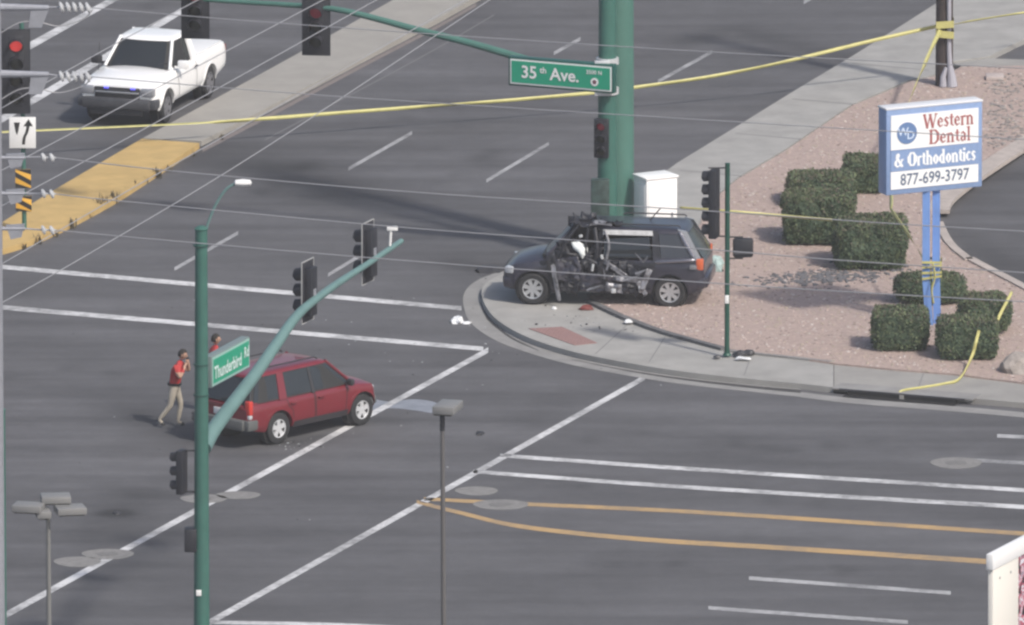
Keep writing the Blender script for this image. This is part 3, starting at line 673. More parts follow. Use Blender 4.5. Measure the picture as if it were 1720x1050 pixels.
# left edge: green signal pole and galvanised power pole with its arms, insulators and wires
base = G(-2, 1160, 0); o = thing('signal_pole', base, 0, 'green pole cut by the lower left edge of the view', 'pole', 'traffic signal poles at the junction')
top = V(-2, 690, base) - base; mb = MB(); mb.tube([(0, 0, 0), (0, 0, top.z)], [.18, .16], 16); mb.build('pole', M_GREEN, o)
mb = MB(); mb.lathe([(.17, 0), (.17, .03), (.05, .09), (.01, .1)], 16, 0, Matrix.Translation((0, 0, top.z))); mb.build('cap', M_GREEN, o)
PB = G(-12, 1185, 0)
pw = thing('power_pole', PB, 0, 'pale galvanised power pole at the left edge with stacked steel arms and white insulators', 'power pole')
mb = MB(); mb.tube([(0, 0, 0), (0, 0, 20)], [.27, .22], 18); mb.build('pole', M_GALV, pw)
def lp(px, py): return loc(pw, V(px, py, PB))
for py in (12, 124, -105):
    mb = MB(); a = lp(-12, py); b = lp(82, py + 1); mb.tube([a, b], [.09, .055], 10)
    q = [lp(52, py + 4), lp(82, py + 4), lp(70, py + 34), lp(48, py + 34)]; mb.add([p + Vector((0, -.03, 0)) for p in q] + [p + Vector((0, .03, 0)) for p in q], [(0, 1, 2, 3), (7, 6, 5, 4), (0, 4, 5, 1), (1, 5, 6, 2), (2, 6, 7, 3), (3, 7, 4, 0)])
    mb.build('crossarm', M_GALV, pw)
for py in (265, 325, 384):
    mb = MB(); mb.tube([lp(-12, py), lp(42, py)], .045, 8)
    q = [lp(10, py - 6), lp(42, py - 8), lp(36, py + 14), lp(18, py + 18)]; mb.add([p + Vector((0, -.03, 0)) for p in q] + [p + Vector((0, .03, 0)) for p in q], [(0, 1, 2, 3), (7, 6, 5, 4), (0, 4, 5, 1), (1, 5, 6, 2), (2, 6, 7, 3), (3, 7, 4, 0)])
    mb.build('crossarm', M_GALV, pw)
M_INS = mat('pale_insulator', (.50, .51, .53), .35)
def insulator(px0, px1, py, n, r):
    mb = MB(); a = lp(px0, py); b = lp(px1, py + 1); mb.tube([a, b], .02, 6)
    for i in range(n):
        p = a.lerp(b, (i + .5) / n); mb.lathe([(.03, -.04), (r, -.02), (r, .015), (.03, .05)], 14, 0, Matrix.Translation(p) @ Matrix.Rotation(R(72), 4, 'Y'))
    mb.build('insulator', M_INS, pw)
insulator(98, 153, 12, 5, .12); insulator(98, 153, 128, 5, .12)
for py in (264, 325, 386): insulator(66, 94, py, 2, .10)
for pts in ([(82, 12), (98, 12)], [(82, 125), (98, 127)], [(42, 264), (66, 264)], [(42, 325), (66, 325)], [(42, 384), (66, 386)]): mb = MB(); mb.tube([lp(*p) for p in pts], .018, 6); mb.build('link', M_GALV, pw)
for py in (12, 124):
    mb = MB(); mb.tube(spline([lp(0, py + 44), lp(28, py + 28), lp(48, py + 24), lp(70, py + 26), lp(100, py + 32), lp(140, py + 20), lp(156, py + 4)], 4), .014, 6); mb.build('jumper_wire', M_WIRE, pw)
def wire(pts, d, label, r=.015, grp='power wires crossing the view'):
    W3 = spline([VD(x, y, PB, d) for x, y in pts], 8); mb = MB(); mb.tube(W3, r, 6); o = mb.build('power_wire', M_WIRE)
    tag(o, label, 'wire', grp)
wire([(153, 13), (430, 36), (840, 65), (1240, 90), (1780, 118)], DA, 'power wire running right across the top, above the avenue sign', .011)
wire([(153, 129), (510, 158), (840, 180), (1240, 205), (1780, 238)], DA, 'power wire crossing just below the avenue sign', .011)
wire([(94, 265), (297, 288), (697, 323), (1183, 354), (1520, 377), (1780, 392)], DA, 'power wire passing just over the roof of the wreck', .013)
wire([(94, 326), (205, 338), (700, 384), (1188, 419), (1408, 437), (1780, 462)], DA, 'power wire crossing the windows of the wreck', .013)
wire([(94, 387), (270, 403), (670, 437), (1188, 475), (1505, 495), (1780, 510)], DA, 'power wire crossing the lower doors of the wreck', .013)
for pts, lb in (([(-12, 190), (175, 84), (370, -20)], 'thin slanting wire passing the top of the white pickup'), ([(-12, 294), (280, 139), (565, -12)], 'thin slanting wire crossing the front of the white pickup'), ([(-12, 354), (300, 185), (650, -10)], 'thin slanting wire passing in front of the pickup wheels'), ([(-12, 517), (143, 430), (430, 258), (840, -12)], 'faint slanting wire passing from the median to the top centre'), ([(-12, 452), (143, 362), (300, 272), (500, 160), (790, -5)], 'faint slanting wire just above the yellow median nose')):
    wire(pts, DBP, lb, .0115, 'slanting wires at the upper left')

# ------------------------------------------------------------------ parking lot lamps in the foreground
base = G(747, 1330, 0); o = thing('lot_lamp', base, 0, 'thin grey lamp post with one box head at the bottom centre', 'lamp', 'shoebox lamps of the near car park')
l = loc(o, V(743, 700, base)); mb = MB(); mb.tube([(0, 0, 0), (l.x, 0, l.z)], [.062, .045], 10); mb.build('pole', mat('lamp_pole_grey', (.11, .105, .105), .6), o)
mb = MB(); mb.tube([(l.x, 0, l.z - .3), (l.x, 0, l.z + .04)], .055, 10); mb.build('tenon', M_PLAST, o)
M_HEAD = mat('lamp_head_grey', (.20, .20, .20), .5)
c = loc(o, V(752, 684, base)); Rm = Matrix.Rotation(R(-15), 3, 'Z'); mb = MB(); mb.box(c, (.46, .8, .17), rot=Rm, bev=.02); h = mb.build('lamp_head', M_HEAD, o)
mb = MB(); mb.box(c + Vector((-.02, 0, -.10)), (.38, .7, .03), rot=Rm); mb.build('lens', M_LENS, h, None)
base = G(84, 1330, 0); o = thing('lot_lamp', base, 0, 'thin grey lamp post with several box heads at the lower left', 'lamp', 'shoebox lamps of the near car park')
l = loc(o, V(81, 858, base)); mb = MB(); mb.tube([(0, 0, 0), (l.x, 0, l.z)], [.062, .045], 10); mb.build('pole', mat('lamp_pole_light', (.18, .18, .175), .6), o)
for px, py, a, sx in ((48, 852, -12, .62), (118, 856, 12, .62), (93, 843, 5, .62), (72, 862, 8, .3)):
    c = loc(o, V(px, py, base)); Rm = Matrix.Rotation(R(a), 3, 'Z'); mb = MB(); mb.box(c + Vector((0, .35 if py < 850 else 0, 0)), (sx, .5, .15), rot=Rm, bev=.02); h = mb.build('lamp_head', M_HEAD, o)
    mb = MB(); mb.box(c + Vector((0, .35 if py < 850 else 0, -.088)), (sx - .1, .4, .02), rot=Rm); mb.build('lens', M_LENS, h, None)

# ------------------------------------------------------------------ white roadside cabinet sign at the lower right
def near_sign():
    base = G(1690, 1260, 0); o = thing('cabinet_sign', base, 0, 'large white framed sign cut off by the lower right corner', 'sign')
    d = Vector((DB.x * 1.15, DB.y, 0)).normalized(); n = Vector((d.y, -d.x, 0)); f = Vector((0, 0, 1))
    tl = loc(o, VD(1664, 946, base, d)); Wd = 3.6; Ht = 3.0
    Rm = Matrix(((d.x, -n.x, 0), (d.y, -n.y, 0), (0, 0, 1))); M_FR = mat('cream_frame', (.80, .77, .71), .5)
    def bx(u, v, wd, ht, dp, off, nm, m_, par=o, bev=.015):
        mb = MB(); mb.box(tl + d * u + f * v + n * off, (wd, dp, ht), rot=Rm, bev=bev); return mb.build(nm, m_, par)
    bx(Wd / 2, 0.03, Wd + .12, .34, .16, 0, 'top_rail', mat('white_frame', (.85, .85, .85), .4))
    bx(.70, -Ht / 2 - .14, 1.4, Ht, .12, 0, 'stile', M_FR)
    bx(Wd - .16, -Ht / 2 - .14, .3, Ht, .12, 0, 'stile', M_FR)
    bx(Wd / 2, -Ht - .27, Wd + .1, .26, .16, 0, 'bottom_rail', M_FR)
    # printed panel: an abstract picture
    pm = bpy.data.materials.new('sign_print'); pm.use_nodes = True; nn = pm.node_tree; b = nn.nodes['Principled BSDF']
    tc = nn.nodes.new('ShaderNodeTexCoord'); nz = nn.nodes.new('ShaderNodeTexNoise'); nz.inputs['Scale'].default_value = 3.2; nz.inputs['Detail'].default_value = 2; nz.inputs['Distortion'].default_value = 1.2
    cr = nn.nodes.new('ShaderNodeValToRGB'); e = cr.color_ramp; e.interpolation = 'CONSTANT'; e.elements[0].color = (.02, .025, .03, 1); e.elements[1].position = .42; e.elements[1].color = (.45, .12, .17, 1)
    for p_, c_ in ((.50, (.7, .68, .75, 1)), (.56, (.5, .15, .2, 1)), (.60, (.12, .13, .2, 1)), (.66, (.65, .66, .72, 1))): q = e.elements.new(p_); q.color = c_
    nn.links.new(tc.outputs['Object'], nz.inputs[0]); nn.links.new(nz.outputs[0], cr.inputs[0]); nn.links.new(cr.outputs[0], b.inputs['Base Color'])
    bx(1.4 + (Wd - 1.7) / 2, -Ht / 2 - .14, Wd - 1.72, Ht - .02, .08, .0, 'printed_panel', pm, bev=0)
    for u in (.35, .95): mb = MB(); mb.lathe([(.03, 0), (.03, .012)], 8, 0, Matrix.Translation(tl + d * u - f * .38 + n * .061) @ Matrix(((d.x, 0, n.x, 0), (d.y, 0, n.y, 0), (0, 1, 0, 0), (0, 0, 0, 1)))); mb.build('bolt', M_EDGE, o, None)
    for u in (.6, Wd - .6):
        mb = MB(); p = tl + d * u; mb.box((p.x, p.y, p.z / 2 - Ht / 2 - .2), (.25, .25, p.z - Ht - .4)); mb.build('post', M_FR, o)
near_sign()

# ------------------------------------------------------------------ blue and white dental sign
def dental():
    base = G(1565, 546, 0.17); o = thing('dental_sign', base, 0, 'blue and white dental office sign on twin blue posts', 'sign')
    M_BL = mat('sign_blue', (.23, .33, .55), .45, var=.06); M_PB = mat('post_blue', (.17, .31, .66), .4, var=.12, scale=2)
    d = (VD(1649, 174, base, Vector((1, .47, 0)).normalized()) - VD(1489, 190, base, Vector((1, .47, 0)).normalized())); d.z = 0; d.normalize()
    n = Vector((d.y, -d.x, 0)); Rm = Matrix(((d.x, -n.x, 0), (d.y, -n.y, 0), (0, 0, 1))); up = Vector((0, 0, 1))
    c = loc(o, VD(1569.5, 249.5, base, d)); Wd = 162 / PXM / d.x; Ht = 143 / PXM / math.cos(TH); dp = .42
    c = c - n * dp / 2; F = c + n * dp / 2
    mb = MB(); mb.box(c, (Wd, dp, Ht), rot=Rm, bev=.03); cab = mb.build('cabinet', M_BL, o)
    mb = MB(); mb.box(c + up * (Ht / 2 + .012), (Wd + .02, dp + .02, .045), rot=Rm, bev=.01); mb.build('top_cap', mat('pale_cap', (.72, .73, .76), .4), o)
    fw = Wd - .22
    def panel(z0, z1, m_, nm):
        mb = MB(); mb.box(F + up * ((z0 + z1) / 2) + n * .006, (fw, .02, z1 - z0), rot=Rm); return mb.build(nm, m_, cab, None)
    h = Ht / 2
    M_FACE = mat('white_sign_face', (.86, .87, .88), .35)
    p1 = panel(.05, h - .14, M_FACE, 'name_panel'); p2 = panel(-.44, .04, M_BL, 'blue_panel'); p3 = panel(-h + .13, -.45, M_FACE, 'phone_panel')
    f0 = F + n * .020
    def txt(s, size, u, v, m_, nm, par, bold=.0, stretch=1.0):
        mt = MB(); text_into(mt, s, size, f0 + d * u + up * v, d, up, n, bold=bold, stretch=stretch, depth=.002); mt.build(nm, m_, par, None)
    # heavy serif lettering: bold glyph strokes plus slab feet
    RED = mat('brick_red_print', (.38, .12, .12), .5); BLU = mat('slate_blue_print', (.10, .14, .22), .5); WHT = mat('white_print', (.88, .9, .92), .4)
    u1 = .38
    serif_text(p1, 'Western', f0, d, up, n, -.29, .60, 1.27, .32, RED)
    serif_text(p1, 'Dental', f0, d, up, n, -.15, .23, 1.05, .32, RED)
    serif_text(p2, '& Orthodontics', f0, d, up, n, -fw / 2 + .07, -.24, fw - .14, .32, WHT, heavy=True)
    txt('877-699-3797', .37, 0, -.66, BLU, 'phone_number', p3, .004, (fw - .16) / 2.46)
    Rb = Matrix(((d.x, 0, n.x, 0), (d.y, 0, n.y, 0), (0, 1, 0, 0), (0, 0, 0, 1)))
    mb = MB(); mb.lathe([(.25, 0), (.25, .006)], 28, 0, Matrix.Translation(f0 + d * (-.70) + up * .42) @ Rb); mb.build('round_logo', mat('logo_blue', (.13, .22, .42), .45), p1, None)
    mt = MB(); text_into(mt, 'W', .26, f0 - d * .80 + up * .45, d, up, n, depth=.010, bold=.004); text_into(mt, 'D', .26, f0 - d * .61 + up * .36, d, up, n, depth=.010, bold=.004); mt.build('logo_letters', mat('pale_blue_print', (.62, .72, .88), .4), p1, None)
    for px0, px1 in ((1556, 1562), (1573, 1575)):
        b0 = loc(o, V(px1, 546 if px0 < 1560 else 541, base)); t0 = loc(o, V(px0, 320, base)); b0.z = -.1; b0.y = 0.08 if px0 < 1560 else .25; t0.y = c.y - .05 if False else .1
        mb = MB(); m_ = Vector((t0.x, b0.y, t0.z + .1)); k = loc(o, V(px0, 470, base)); q = Vector((t0.x, b0.y, k.z))
        for a, b in ((m_, q), (q, b0)):
            vs = []
            for e in (a, b): vs += [e + Vector((sx * .085, sy * .085, 0)) for sx, sy in ((-1, -1), (1, -1), (1, 1), (-1, 1))]
            mb.add(vs, [(i, (i + 1) % 4, 4 + (i + 1) % 4, 4 + i) for i in range(4)] + [(3, 2, 1, 0), (4, 5, 6, 7)])
        mb.build('post', M_PB, o, None)
STRK = {  # serif letters as strokes: (x0,y0,x1,y1,thickness) in a unit-high box; width first
 'W': (1.15, [(0.08, 1, .34, 0, .15), (.34, 0, .56, .95, .07), (.56, .95, .80, 0, .15), (.80, 0, 1.06, 1, .07)], [(.08, 1), (.56, 1), (1.06, 1)]),
 'D': (.85, [(.18, 0, .18, 1, .16), (.18, .97, .5, .97, .07), (.5, .97, .72, .75, .12), (.72, .75, .72, .25, .16), (.72, .25, .5, .03, .12), (.5, .03, .18, .03, .07)], [(.14, 1), (.14, 0)]),
 'O': (.92, [(.18, .28, .18, .72, .2), (.18, .72, .35, .95, .12), (.35, .95, .58, .95, .07), (.58, .95, .75, .72, .12), (.75, .72, .75, .28, .2), (.75, .28, .58, .05, .12), (.58, .05, .35, .05, .07), (.35, .05, .18, .28, .12)], []),
 'e': (.55, [(.12, .2, .12, .5, .14), (.12, .5, .27, .66, .08), (.27, .66, .43, .5, .10), (.43, .5, .43, .38, .08), (.12, .37, .43, .37, .06), (.12, .2, .27, .03, .10), (.27, .03, .45, .14, .07)], []),
 's': (.46, [(.40, .56, .25, .66, .07), (.25, .66, .11, .52, .10), (.11, .52, .36, .2, .13), (.36, .2, .24, .03, .10), (.24, .03, .07, .12, .07)], []),
 't': (.40, [(.2, .85, .2, .12, .13), (.2, .12, .36, .04, .08), (.04, .64, .36, .64, .06)], []),
 'r': (.46, [(.15, 0, .15, .64, .13), (.15, .48, .32, .66, .08), (.32, .66, .42, .58, .10)], [(.15, 0), (.1, .64)]),
 'n': (.66, [(.15, 0, .15, .64, .13), (.15, .5, .33, .66, .08), (.33, .66, .49, .5, .10), (.49, .5, .49, 0, .13)], [(.15, 0), (.1, .64), (.49, 0)]),
 'a': (.56, [(.12, .55, .26, .66, .08), (.26, .66, .40, .5, .10), (.40, .5, .40, .05, .13), (.40, .38, .14, .28, .07), (.14, .28, .12, .12, .12), (.12, .12, .24, .02, .09), (.24, .02, .40, .14, .06)], []),
 'l': (.30, [(.15, 0, .15, 1, .13)], [(.15, 0), (.1, 1)]),
 'h': (.66, [(.15, 0, .15, 1, .13), (.15, .5, .33, .66, .08), (.33, .66, .49, .5, .10), (.49, .5, .49, 0, .13)], [(.15, 0), (.1, 1), (.49, 0)]),
 'o': (.58, [(.13, .2, .13, .48, .14), (.13, .48, .28, .65, .09), (.28, .65, .44, .48, .09), (.44, .48, .44, .2, .14), (.44, .2, .28, .03, .09), (.28, .03, .13, .2, .09)], []),
 'd': (.64, [(.45, 0, .45, 1, .13), (.13, .2, .13, .48, .14), (.13, .48, .28, .65, .09), (.28, .65, .45, .5, .07), (.13, .2, .28, .03, .09), (.28, .03, .45, .14, .07)], [(.5, 0), (.4, 1)]),
 'i': (.30, [(.15, 0, .15, .64, .13), (.15, .80, .15, .94, .14)], [(.15, 0), (.1, .64)]),
 'c': (.50, [(.12, .2, .12, .48, .14), (.12, .48, .27, .65, .09), (.27, .65, .42, .56, .10), (.12, .2, .27, .03, .09), (.27, .03, .43, .13, .07)], []),
 '&': (.95, [(.82, .02, .28, .72, .14), (.28, .72, .30, .88, .10), (.30, .88, .42, .96, .08), (.42, .96, .52, .84, .09), (.52, .84, .20, .42, .09), (.20, .42, .16, .18, .15), (.16, .18, .34, .03, .10), (.34, .03, .60, .14, .08), (.60, .14, .78, .5, .08)], [(.8, .5)]),
 ' ': (.35, [], [])}
def serif_text(par, s, f0, d, up, n, u0, v0, width, hgt, m_, heavy=False):
    tot = sum(STRK[c][0] for c in s); kx = width / tot; x = u0; k = hgt; t_ = 1.35 if heavy else 1.15; lift = 0
    for c in s:
        wq, st, sf = STRK[c]; mb = MB(); segs = [(a, b, e, g, t * t_) for a, b, e, g, t in st] + [(a - .10, b + (-.03 if b > .5 else .03), a + .12, b + (-.03 if b > .5 else .03), .07) for a, b in sf]
        for i, (a, b, e, g, t) in enumerate(segs):
            P = Vector((a * kx, b * k)); Q = Vector((e * kx, g * k)); dd = (Q - P); L = max(dd.length, 1e-6); q = Vector((-dd.y, dd.x)) / L * t * k / 2; ex = dd / L * .02 * k
            pts = [P - q - ex, Q - q + ex, Q + q + ex, P + q - ex]; z = .002 + i * .0006
            mb.add([f0 + d * (x + p.x) + up * (v0 + p.y - k * .5 + .05) + n * z for p in pts], [(0, 1, 2, 3)])
        if segs: mb.build('letter', m_, par, None)
        x += wq * kx
dental()

# ------------------------------------------------------------------ wooden pole at the upper right
def wood_pole():
    base = G(1586, 143, 0.17); o = thing('wooden_pole', base, 0, 'dark brown wooden utility pole with grey conduit, wrapped in yellow tape', 'utility pole')
    mb = MB(); mb.tube([(0, 0, 0), (0, 0, 9)], [.21, .17], 16); mb.build('pole', mat('dark_creosote_wood', (.055, .042, .04), .85, var=.3, scale=6), o)
    pts = [(1594, -300), (1594, 40), (1594, 80), (1595, 105), (1598, 125), (1599, 142)]
    mb = MB(); mb.tube([loc(o, V(x, y, base)) + Vector((0, -.22, 0)) for x, y in pts], [.05, .05, .055, .06, .10, .13], 10); mb.build('conduit', mat('grey_conduit', (.38, .38, .43), .5), o)
    mb = MB(); mb.tube([loc(o, V(x, y, base)) + Vector((0, -.24, 0)) for x, y in [(1589, 110), (1584, 125), (1584, 142)]], [.04, .07, .09], 10); mb.build('conduit', MATS['grey_conduit'], o)
wood_pole()

# white equipment cabinet
def cabinet():
    base = G(1101, 425, 0.13); o = thing('utility_cabinet', base, R(-62), 'bright white equipment cabinet behind the roof of the wreck', 'cabinet')
    z = (V(1101, 296, base) - base).z
    M_CW = mat('cabinet_white', (.90, .90, .90), .35)
    mb = MB(); mb.box((0, 0, z / 2), (.62, .80, z), bev=.02); b = mb.build('body', M_CW, o)
    mb = MB(); mb.box((0, 0, z + .02), (.68, .86, .05), bev=.015); mb.build('roof', M_CW, o)
    mb = MB(); mb.box((.318, 0, z / 2), (.02, .70, z * .9), bev=.006); dr = mb.build('door', M_CW, o)
    mb = MB(); mb.box((-.0, -.405, z / 2), (.5, .02, z * .85), bev=.006); mb.build('door', M_CW, o)
    mb = MB(); mb.box((.34, .25, z * .5), (.03, .04, .18), bev=.008); mb.build('handle', M_GALV, dr)
    mb = MB(); mb.box((0, 0, .04), (.8, .95, .09)); mb.build('plinth', M_CONC3, o)
cabinet()

# ------------------------------------------------------------------ yellow police tape
M_TAPE = mat('yellow_tape', (.52, .49, .19), .45, var=.12, scale=3)
def tape(P, label, wid=.075, thin=None, twist=.9, name='police_tape', n=10, grp='strips of yellow police tape'):
    sp = spline(P, n); k = len(sp); mb = MB(); a = []; b = []; s = 0
    for i, p in enumerate(sp):
        d = (sp[min(i + 1, k - 1)] - sp[max(i - 1, 0)]).normalized(); u = d.cross(Vector((0, 1, 0)))
        u = u.normalized() if u.length > .05 else d.orthogonal().normalized(); v = d.cross(u)
        if i: s += (sp[i] - sp[i - 1]).length
        t = twist * (math.sin(s * .9) * .6 + math.sin(s * 2.3 + 1) * .4); t = t if thin is None or p.x > thin else 1.25
        e = (u * math.cos(t) + v * math.sin(t)) * wid / 2
        a.append(p - e); b.append(p + e)
    nrm = Vector((0, -.001, 0)); mb.add(a + b, [(i, i + 1, k + i + 1, k + i) for i in range(k - 1)])
    o = mb.build(name, M_TAPE); md = o.modifiers.new('s', 'SOLIDIFY'); md.thickness = .003
    return tag(o, label, 'tape', grp)
def gl(xpx, g0, g1): # ground pixel along a line
    t = (xpx - g0[0]) / (g1[0] - g0[0]); return G(xpx, g0[1] + (g1[1] - g0[1]) * t)
g0, g1 = (1586, 146), (-60, 275)
dT = (G(*g1) - G(*g0)).normalized(); bT = G(*g0) + Vector((0, -.05, 0))
tape([VD(x, y, bT, dT) for x, y in [(1578, 43), (1450, 72), (1300, 108), (1180, 131), (1065, 147), (1005, 155), (850, 169), (700, 180), (540, 192), (365, 205), (200, 213), (0, 222), (-60, 225)]], 'long yellow tape strung across the avenue behind the poles', .085, G(365, 205).x, .5)
tape([V(1596, 45, G(1586, 143)) + Vector((0, .2, 0)), V(1650, 32, G(1650, 110)), V(1780, 12, G(1780, 90))], 'yellow tape leading off right from the wooden pole', .05, None, .8)
bw = G(1586, 143, .17)
tape([V(1580, 45, bw) + Vector((0, -.25, 0)), V(1560, 92, G(1560, 190)), V(1527, 172, G(1527, 265)), V(1500, 260, G(1500, 375)), V(1497, 352, G(1497, 474))], 'yellow tape sloping down from the wooden pole behind the dental sign', .10, None, .5)
bs = G(1565, 546, .17)
tape([V(1497, 352, G(1497, 474)), V(1530, 400, G(1530, 505)), V(1558, 446, bs) + Vector((0, -.12, 0))], 'short yellow tape running down to the blue sign posts', .08, None, .5)
tape([V(1142, 349, G(1142, 445)), V(1225, 355, G(1225, 450)), V(1320, 363, G(1320, 447)), V(1425, 372, G(1425, 450))], 'yellow tape stretched across the front of the tall square hedge', .07, None, .5)
tape([V(1700, 490, G(1700, 575)), V(1684, 520, G(1684, 590)), V(1668, 548, G(1668, 600)), V(1650, 540, G(1650, 608)), V(1641, 568, G(1641, 613, .17)), V(1632, 600, G(1632, 616, .17)), G(1612, 636, .20), G(1585, 645, .15), G(1550, 651, .15), G(1515, 657, .15), G(1511, 668, .02)], 'loose yellow tape end draped over the front hedge down to the kerb', .07, None, .4)
def wraps(base, pxl, pxr, ys, label, yb=-.14, r=.05):
    mb = MB()
    for i, py in enumerate(ys):
        a = V(pxl, py, base) + Vector((0, yb, 0)); b = V(pxr, py + random.uniform(-6, 6), base) + Vector((0, yb, 0)); h = Vector((0, 0, r))
        c = a + Vector((0, .45, 0)); e = b + Vector((0, .45, 0))
        mb.add([a - h, b - h, b + h, a + h, c - h, e - h, e + h, c + h], [(0, 1, 2, 3), (1, 5, 6, 2), (5, 4, 7, 6), (4, 0, 3, 7)])
    tag(mb.build('police_tape', M_TAPE, None, None), label, 'tape', 'strips of yellow police tape')
wraps(bw, 1572, 1602, (38, 52), 'yellow tape wound round the wooden pole', -.34, .085)
wraps(bs, 1549, 1582, (440, 449, 458, 468), 'yellow tape wound round the blue sign posts', -.05, .028)
tape([V(1567, 440, bs) + Vector((0, -.15, 0)), V(1570, 462, bs) + Vector((0, -.15, 0)), V(1565, 485, bs) + Vector((0, -.15, 0)), V(1568, 508, bs) + Vector((0, -.15, 0))], 'loose tail of yellow tape hanging down the blue sign posts', .05, None, .8)

# ------------------------------------------------------------------ vehicles
def tab(keys): 
    xs, ys = zip(*keys); return lambda x: float(np.interp(x, xs, ys))
class Car:
    def __init__(s, root, sp, paint, deform=None):
        s.root = root; s.sp = sp; s.paint = paint; s.W = tab(sp['W']); s.zb = tab(sp['zb']); s.zs = tab(sp['zs']); s.zt = tab(sp['zt']); s.df = deform
    def prof(s, t): return float(np.interp(t, [0, .12, .35, .6, .85, .95, 1], [.93, .985, 1, .995, .975, .96, .925]))
    def side(s, x, z):
        zb, zs = s.zb(x), s.zs(x); return s.W(x) * s.prof(max(0, min(1, (z - zb) / max(zs - zb, .01))))
    def gy(s, x, z):
        sp = s.sp; t = (z - sp['belt']) / (sp['rz'] - sp['belt']); k = sp['gwb'] + (sp['gwt'] - sp['gwb']) * t
        f = sp['g_front'][0] + (sp['g_front'][1] - sp['g_front'][0]) * t; r = sp['g_rear'][0] + (sp['g_rear'][1] - sp['g_rear'][0]) * t
        c = 1.0
        if x > f - .5: c -= .06 * ((x - (f - .5)) / .5) ** 2
        if x < r + .35: c -= .05 * (((r + .35) - x) / .35) ** 2
        return k * c
    def D(s, v):
        return s.df(Vector(v)) if s.df else Vector(v)
    def shell(s, name='body', cut=True):
        xs = s.sp['xs']; rows = []; nz = 9; ft = [1, .93, .82, .6, .3, 0]
        for x in xs:
            zb, zs, zt = s.zb(x), s.zs(x), s.zt(x); half = []
            half.append((s.W(x) * .6, zb)); 
            for i in range(nz): z = zb + (zs - zb) * i / (nz - 1); half.append((s.side(x, z), z))
            ye = s.side(x, zs)
            for f in ft[1:]: half.append((ye * f, zs + (zt - zs) * (1 - f ** 2.6)))
            rows.append([(x, y, z) for y, z in half] + [(x, -y, z) for y, z in reversed(half[:-1])])
        n = len(rows[0]); vs = [p for r in rows for p in r]
        fs = [(i * n + j, i * n + (j + 1) % n, (i + 1) * n + (j + 1) % n, (i + 1) * n + j) for i in range(len(rows) - 1) for j in range(n)]
        fs += [tuple(range(n))[::-1], tuple(range((len(rows) - 1) * n, len(rows) * n))]
        mb = MB(); mb.add(vs, fs); me = mb.mesh(name); o = link_mesh(name, me, s.paint, s.root)
        if cut:
            cb = MB(); rr = s.sp['wr'] * 1.16
            for ax in (s.sp['wb'] / 2, -s.sp['wb'] / 2):
                for sg in (1, -1): cb.lathe([(rr, -.24), (rr, .24)], 28, 0, Matrix.Translation((ax, sg * (s.W(ax) - .08), s.sp['wr'] * 1.0)) @ Matrix.Rotation(R(90), 4, 'X'))
            co = cb.build('cutter', M_PLAST, s.root, None)
            md = o.modifiers.new('b', 'BOOLEAN'); md.object = co; md.solver = 'EXACT'; md.operation = 'DIFFERENCE'
            dg = bpy.context.evaluated_depsgraph_get(); dg.update(); nm = bpy.data.meshes.new_from_object(o.evaluated_get(dg))
            o.modifiers.clear(); o.data = nm; bpy.data.objects.remove(co)
            bm = bmesh.new(); bm.from_mesh(nm); bmesh.ops.recalc_face_normals(bm, faces=bm.faces[:])
            if s.df:
                bmesh.ops.subdivide_edges(bm, edges=[e for e in bm.edges if e.calc_length() > .12], cuts=2, use_grid_fill=True)
                for q in bm.verts: q.co = s.df(q.co.copy())
            bm.to_mesh(nm); bm.free()
            while len(nm.materials) < 2: nm.materials.append(M_PLAST)
            nm.materials[1] = M_PLAST
            for p in nm.polygons: p.use_smooth = True
            nm.set_sharp_from_angle(angle=R(32))
        s.body = o; return o
    def liners(s):
        for ax in (s.sp['wb'] / 2, -s.sp['wb'] / 2):
            for sg in (1, -1):
                mb = MB(); rr = s.sp['wr'] * 1.16 - .006; yo = s.W(ax) - .33
                mb.lathe([(rr, 0), (rr, .20)], 28, 0, Matrix.Translation((ax, sg * yo + (.2 if sg > 0 else 0), s.sp['wr'])) @ Matrix.Rotation(R(90), 4, 'X'))
                mb.build('wheel_well', M_BLACK, s.root)
    def spatch(s, name, poly, fn, off, th, m, sides=(1, -1), par=None, df=True):
        out = []
        for sg in sides:
            mb = MB(); n = len(poly)
            vs = [(x, sg * (fn(x, z) + off), z) for x, z in poly] + [(x, sg * (fn(x, z) + off - th), z) for x, z in poly]
            tri = tessellate_polygon([[Vector((x, z, 0)) for x, z in poly]])
            fs = [tuple(t) for t in tri] + [tuple(i + n for i in reversed(t)) for t in tri] + [(i, (i + 1) % n, n + (i + 1) % n, n + i) for i in range(n)]
            if df and s.df: vs = [s.df(Vector(v)) for v in vs]
            mb.add(vs, fs); out.append(mb.build(name, m, par or s.root, 30))
        return out
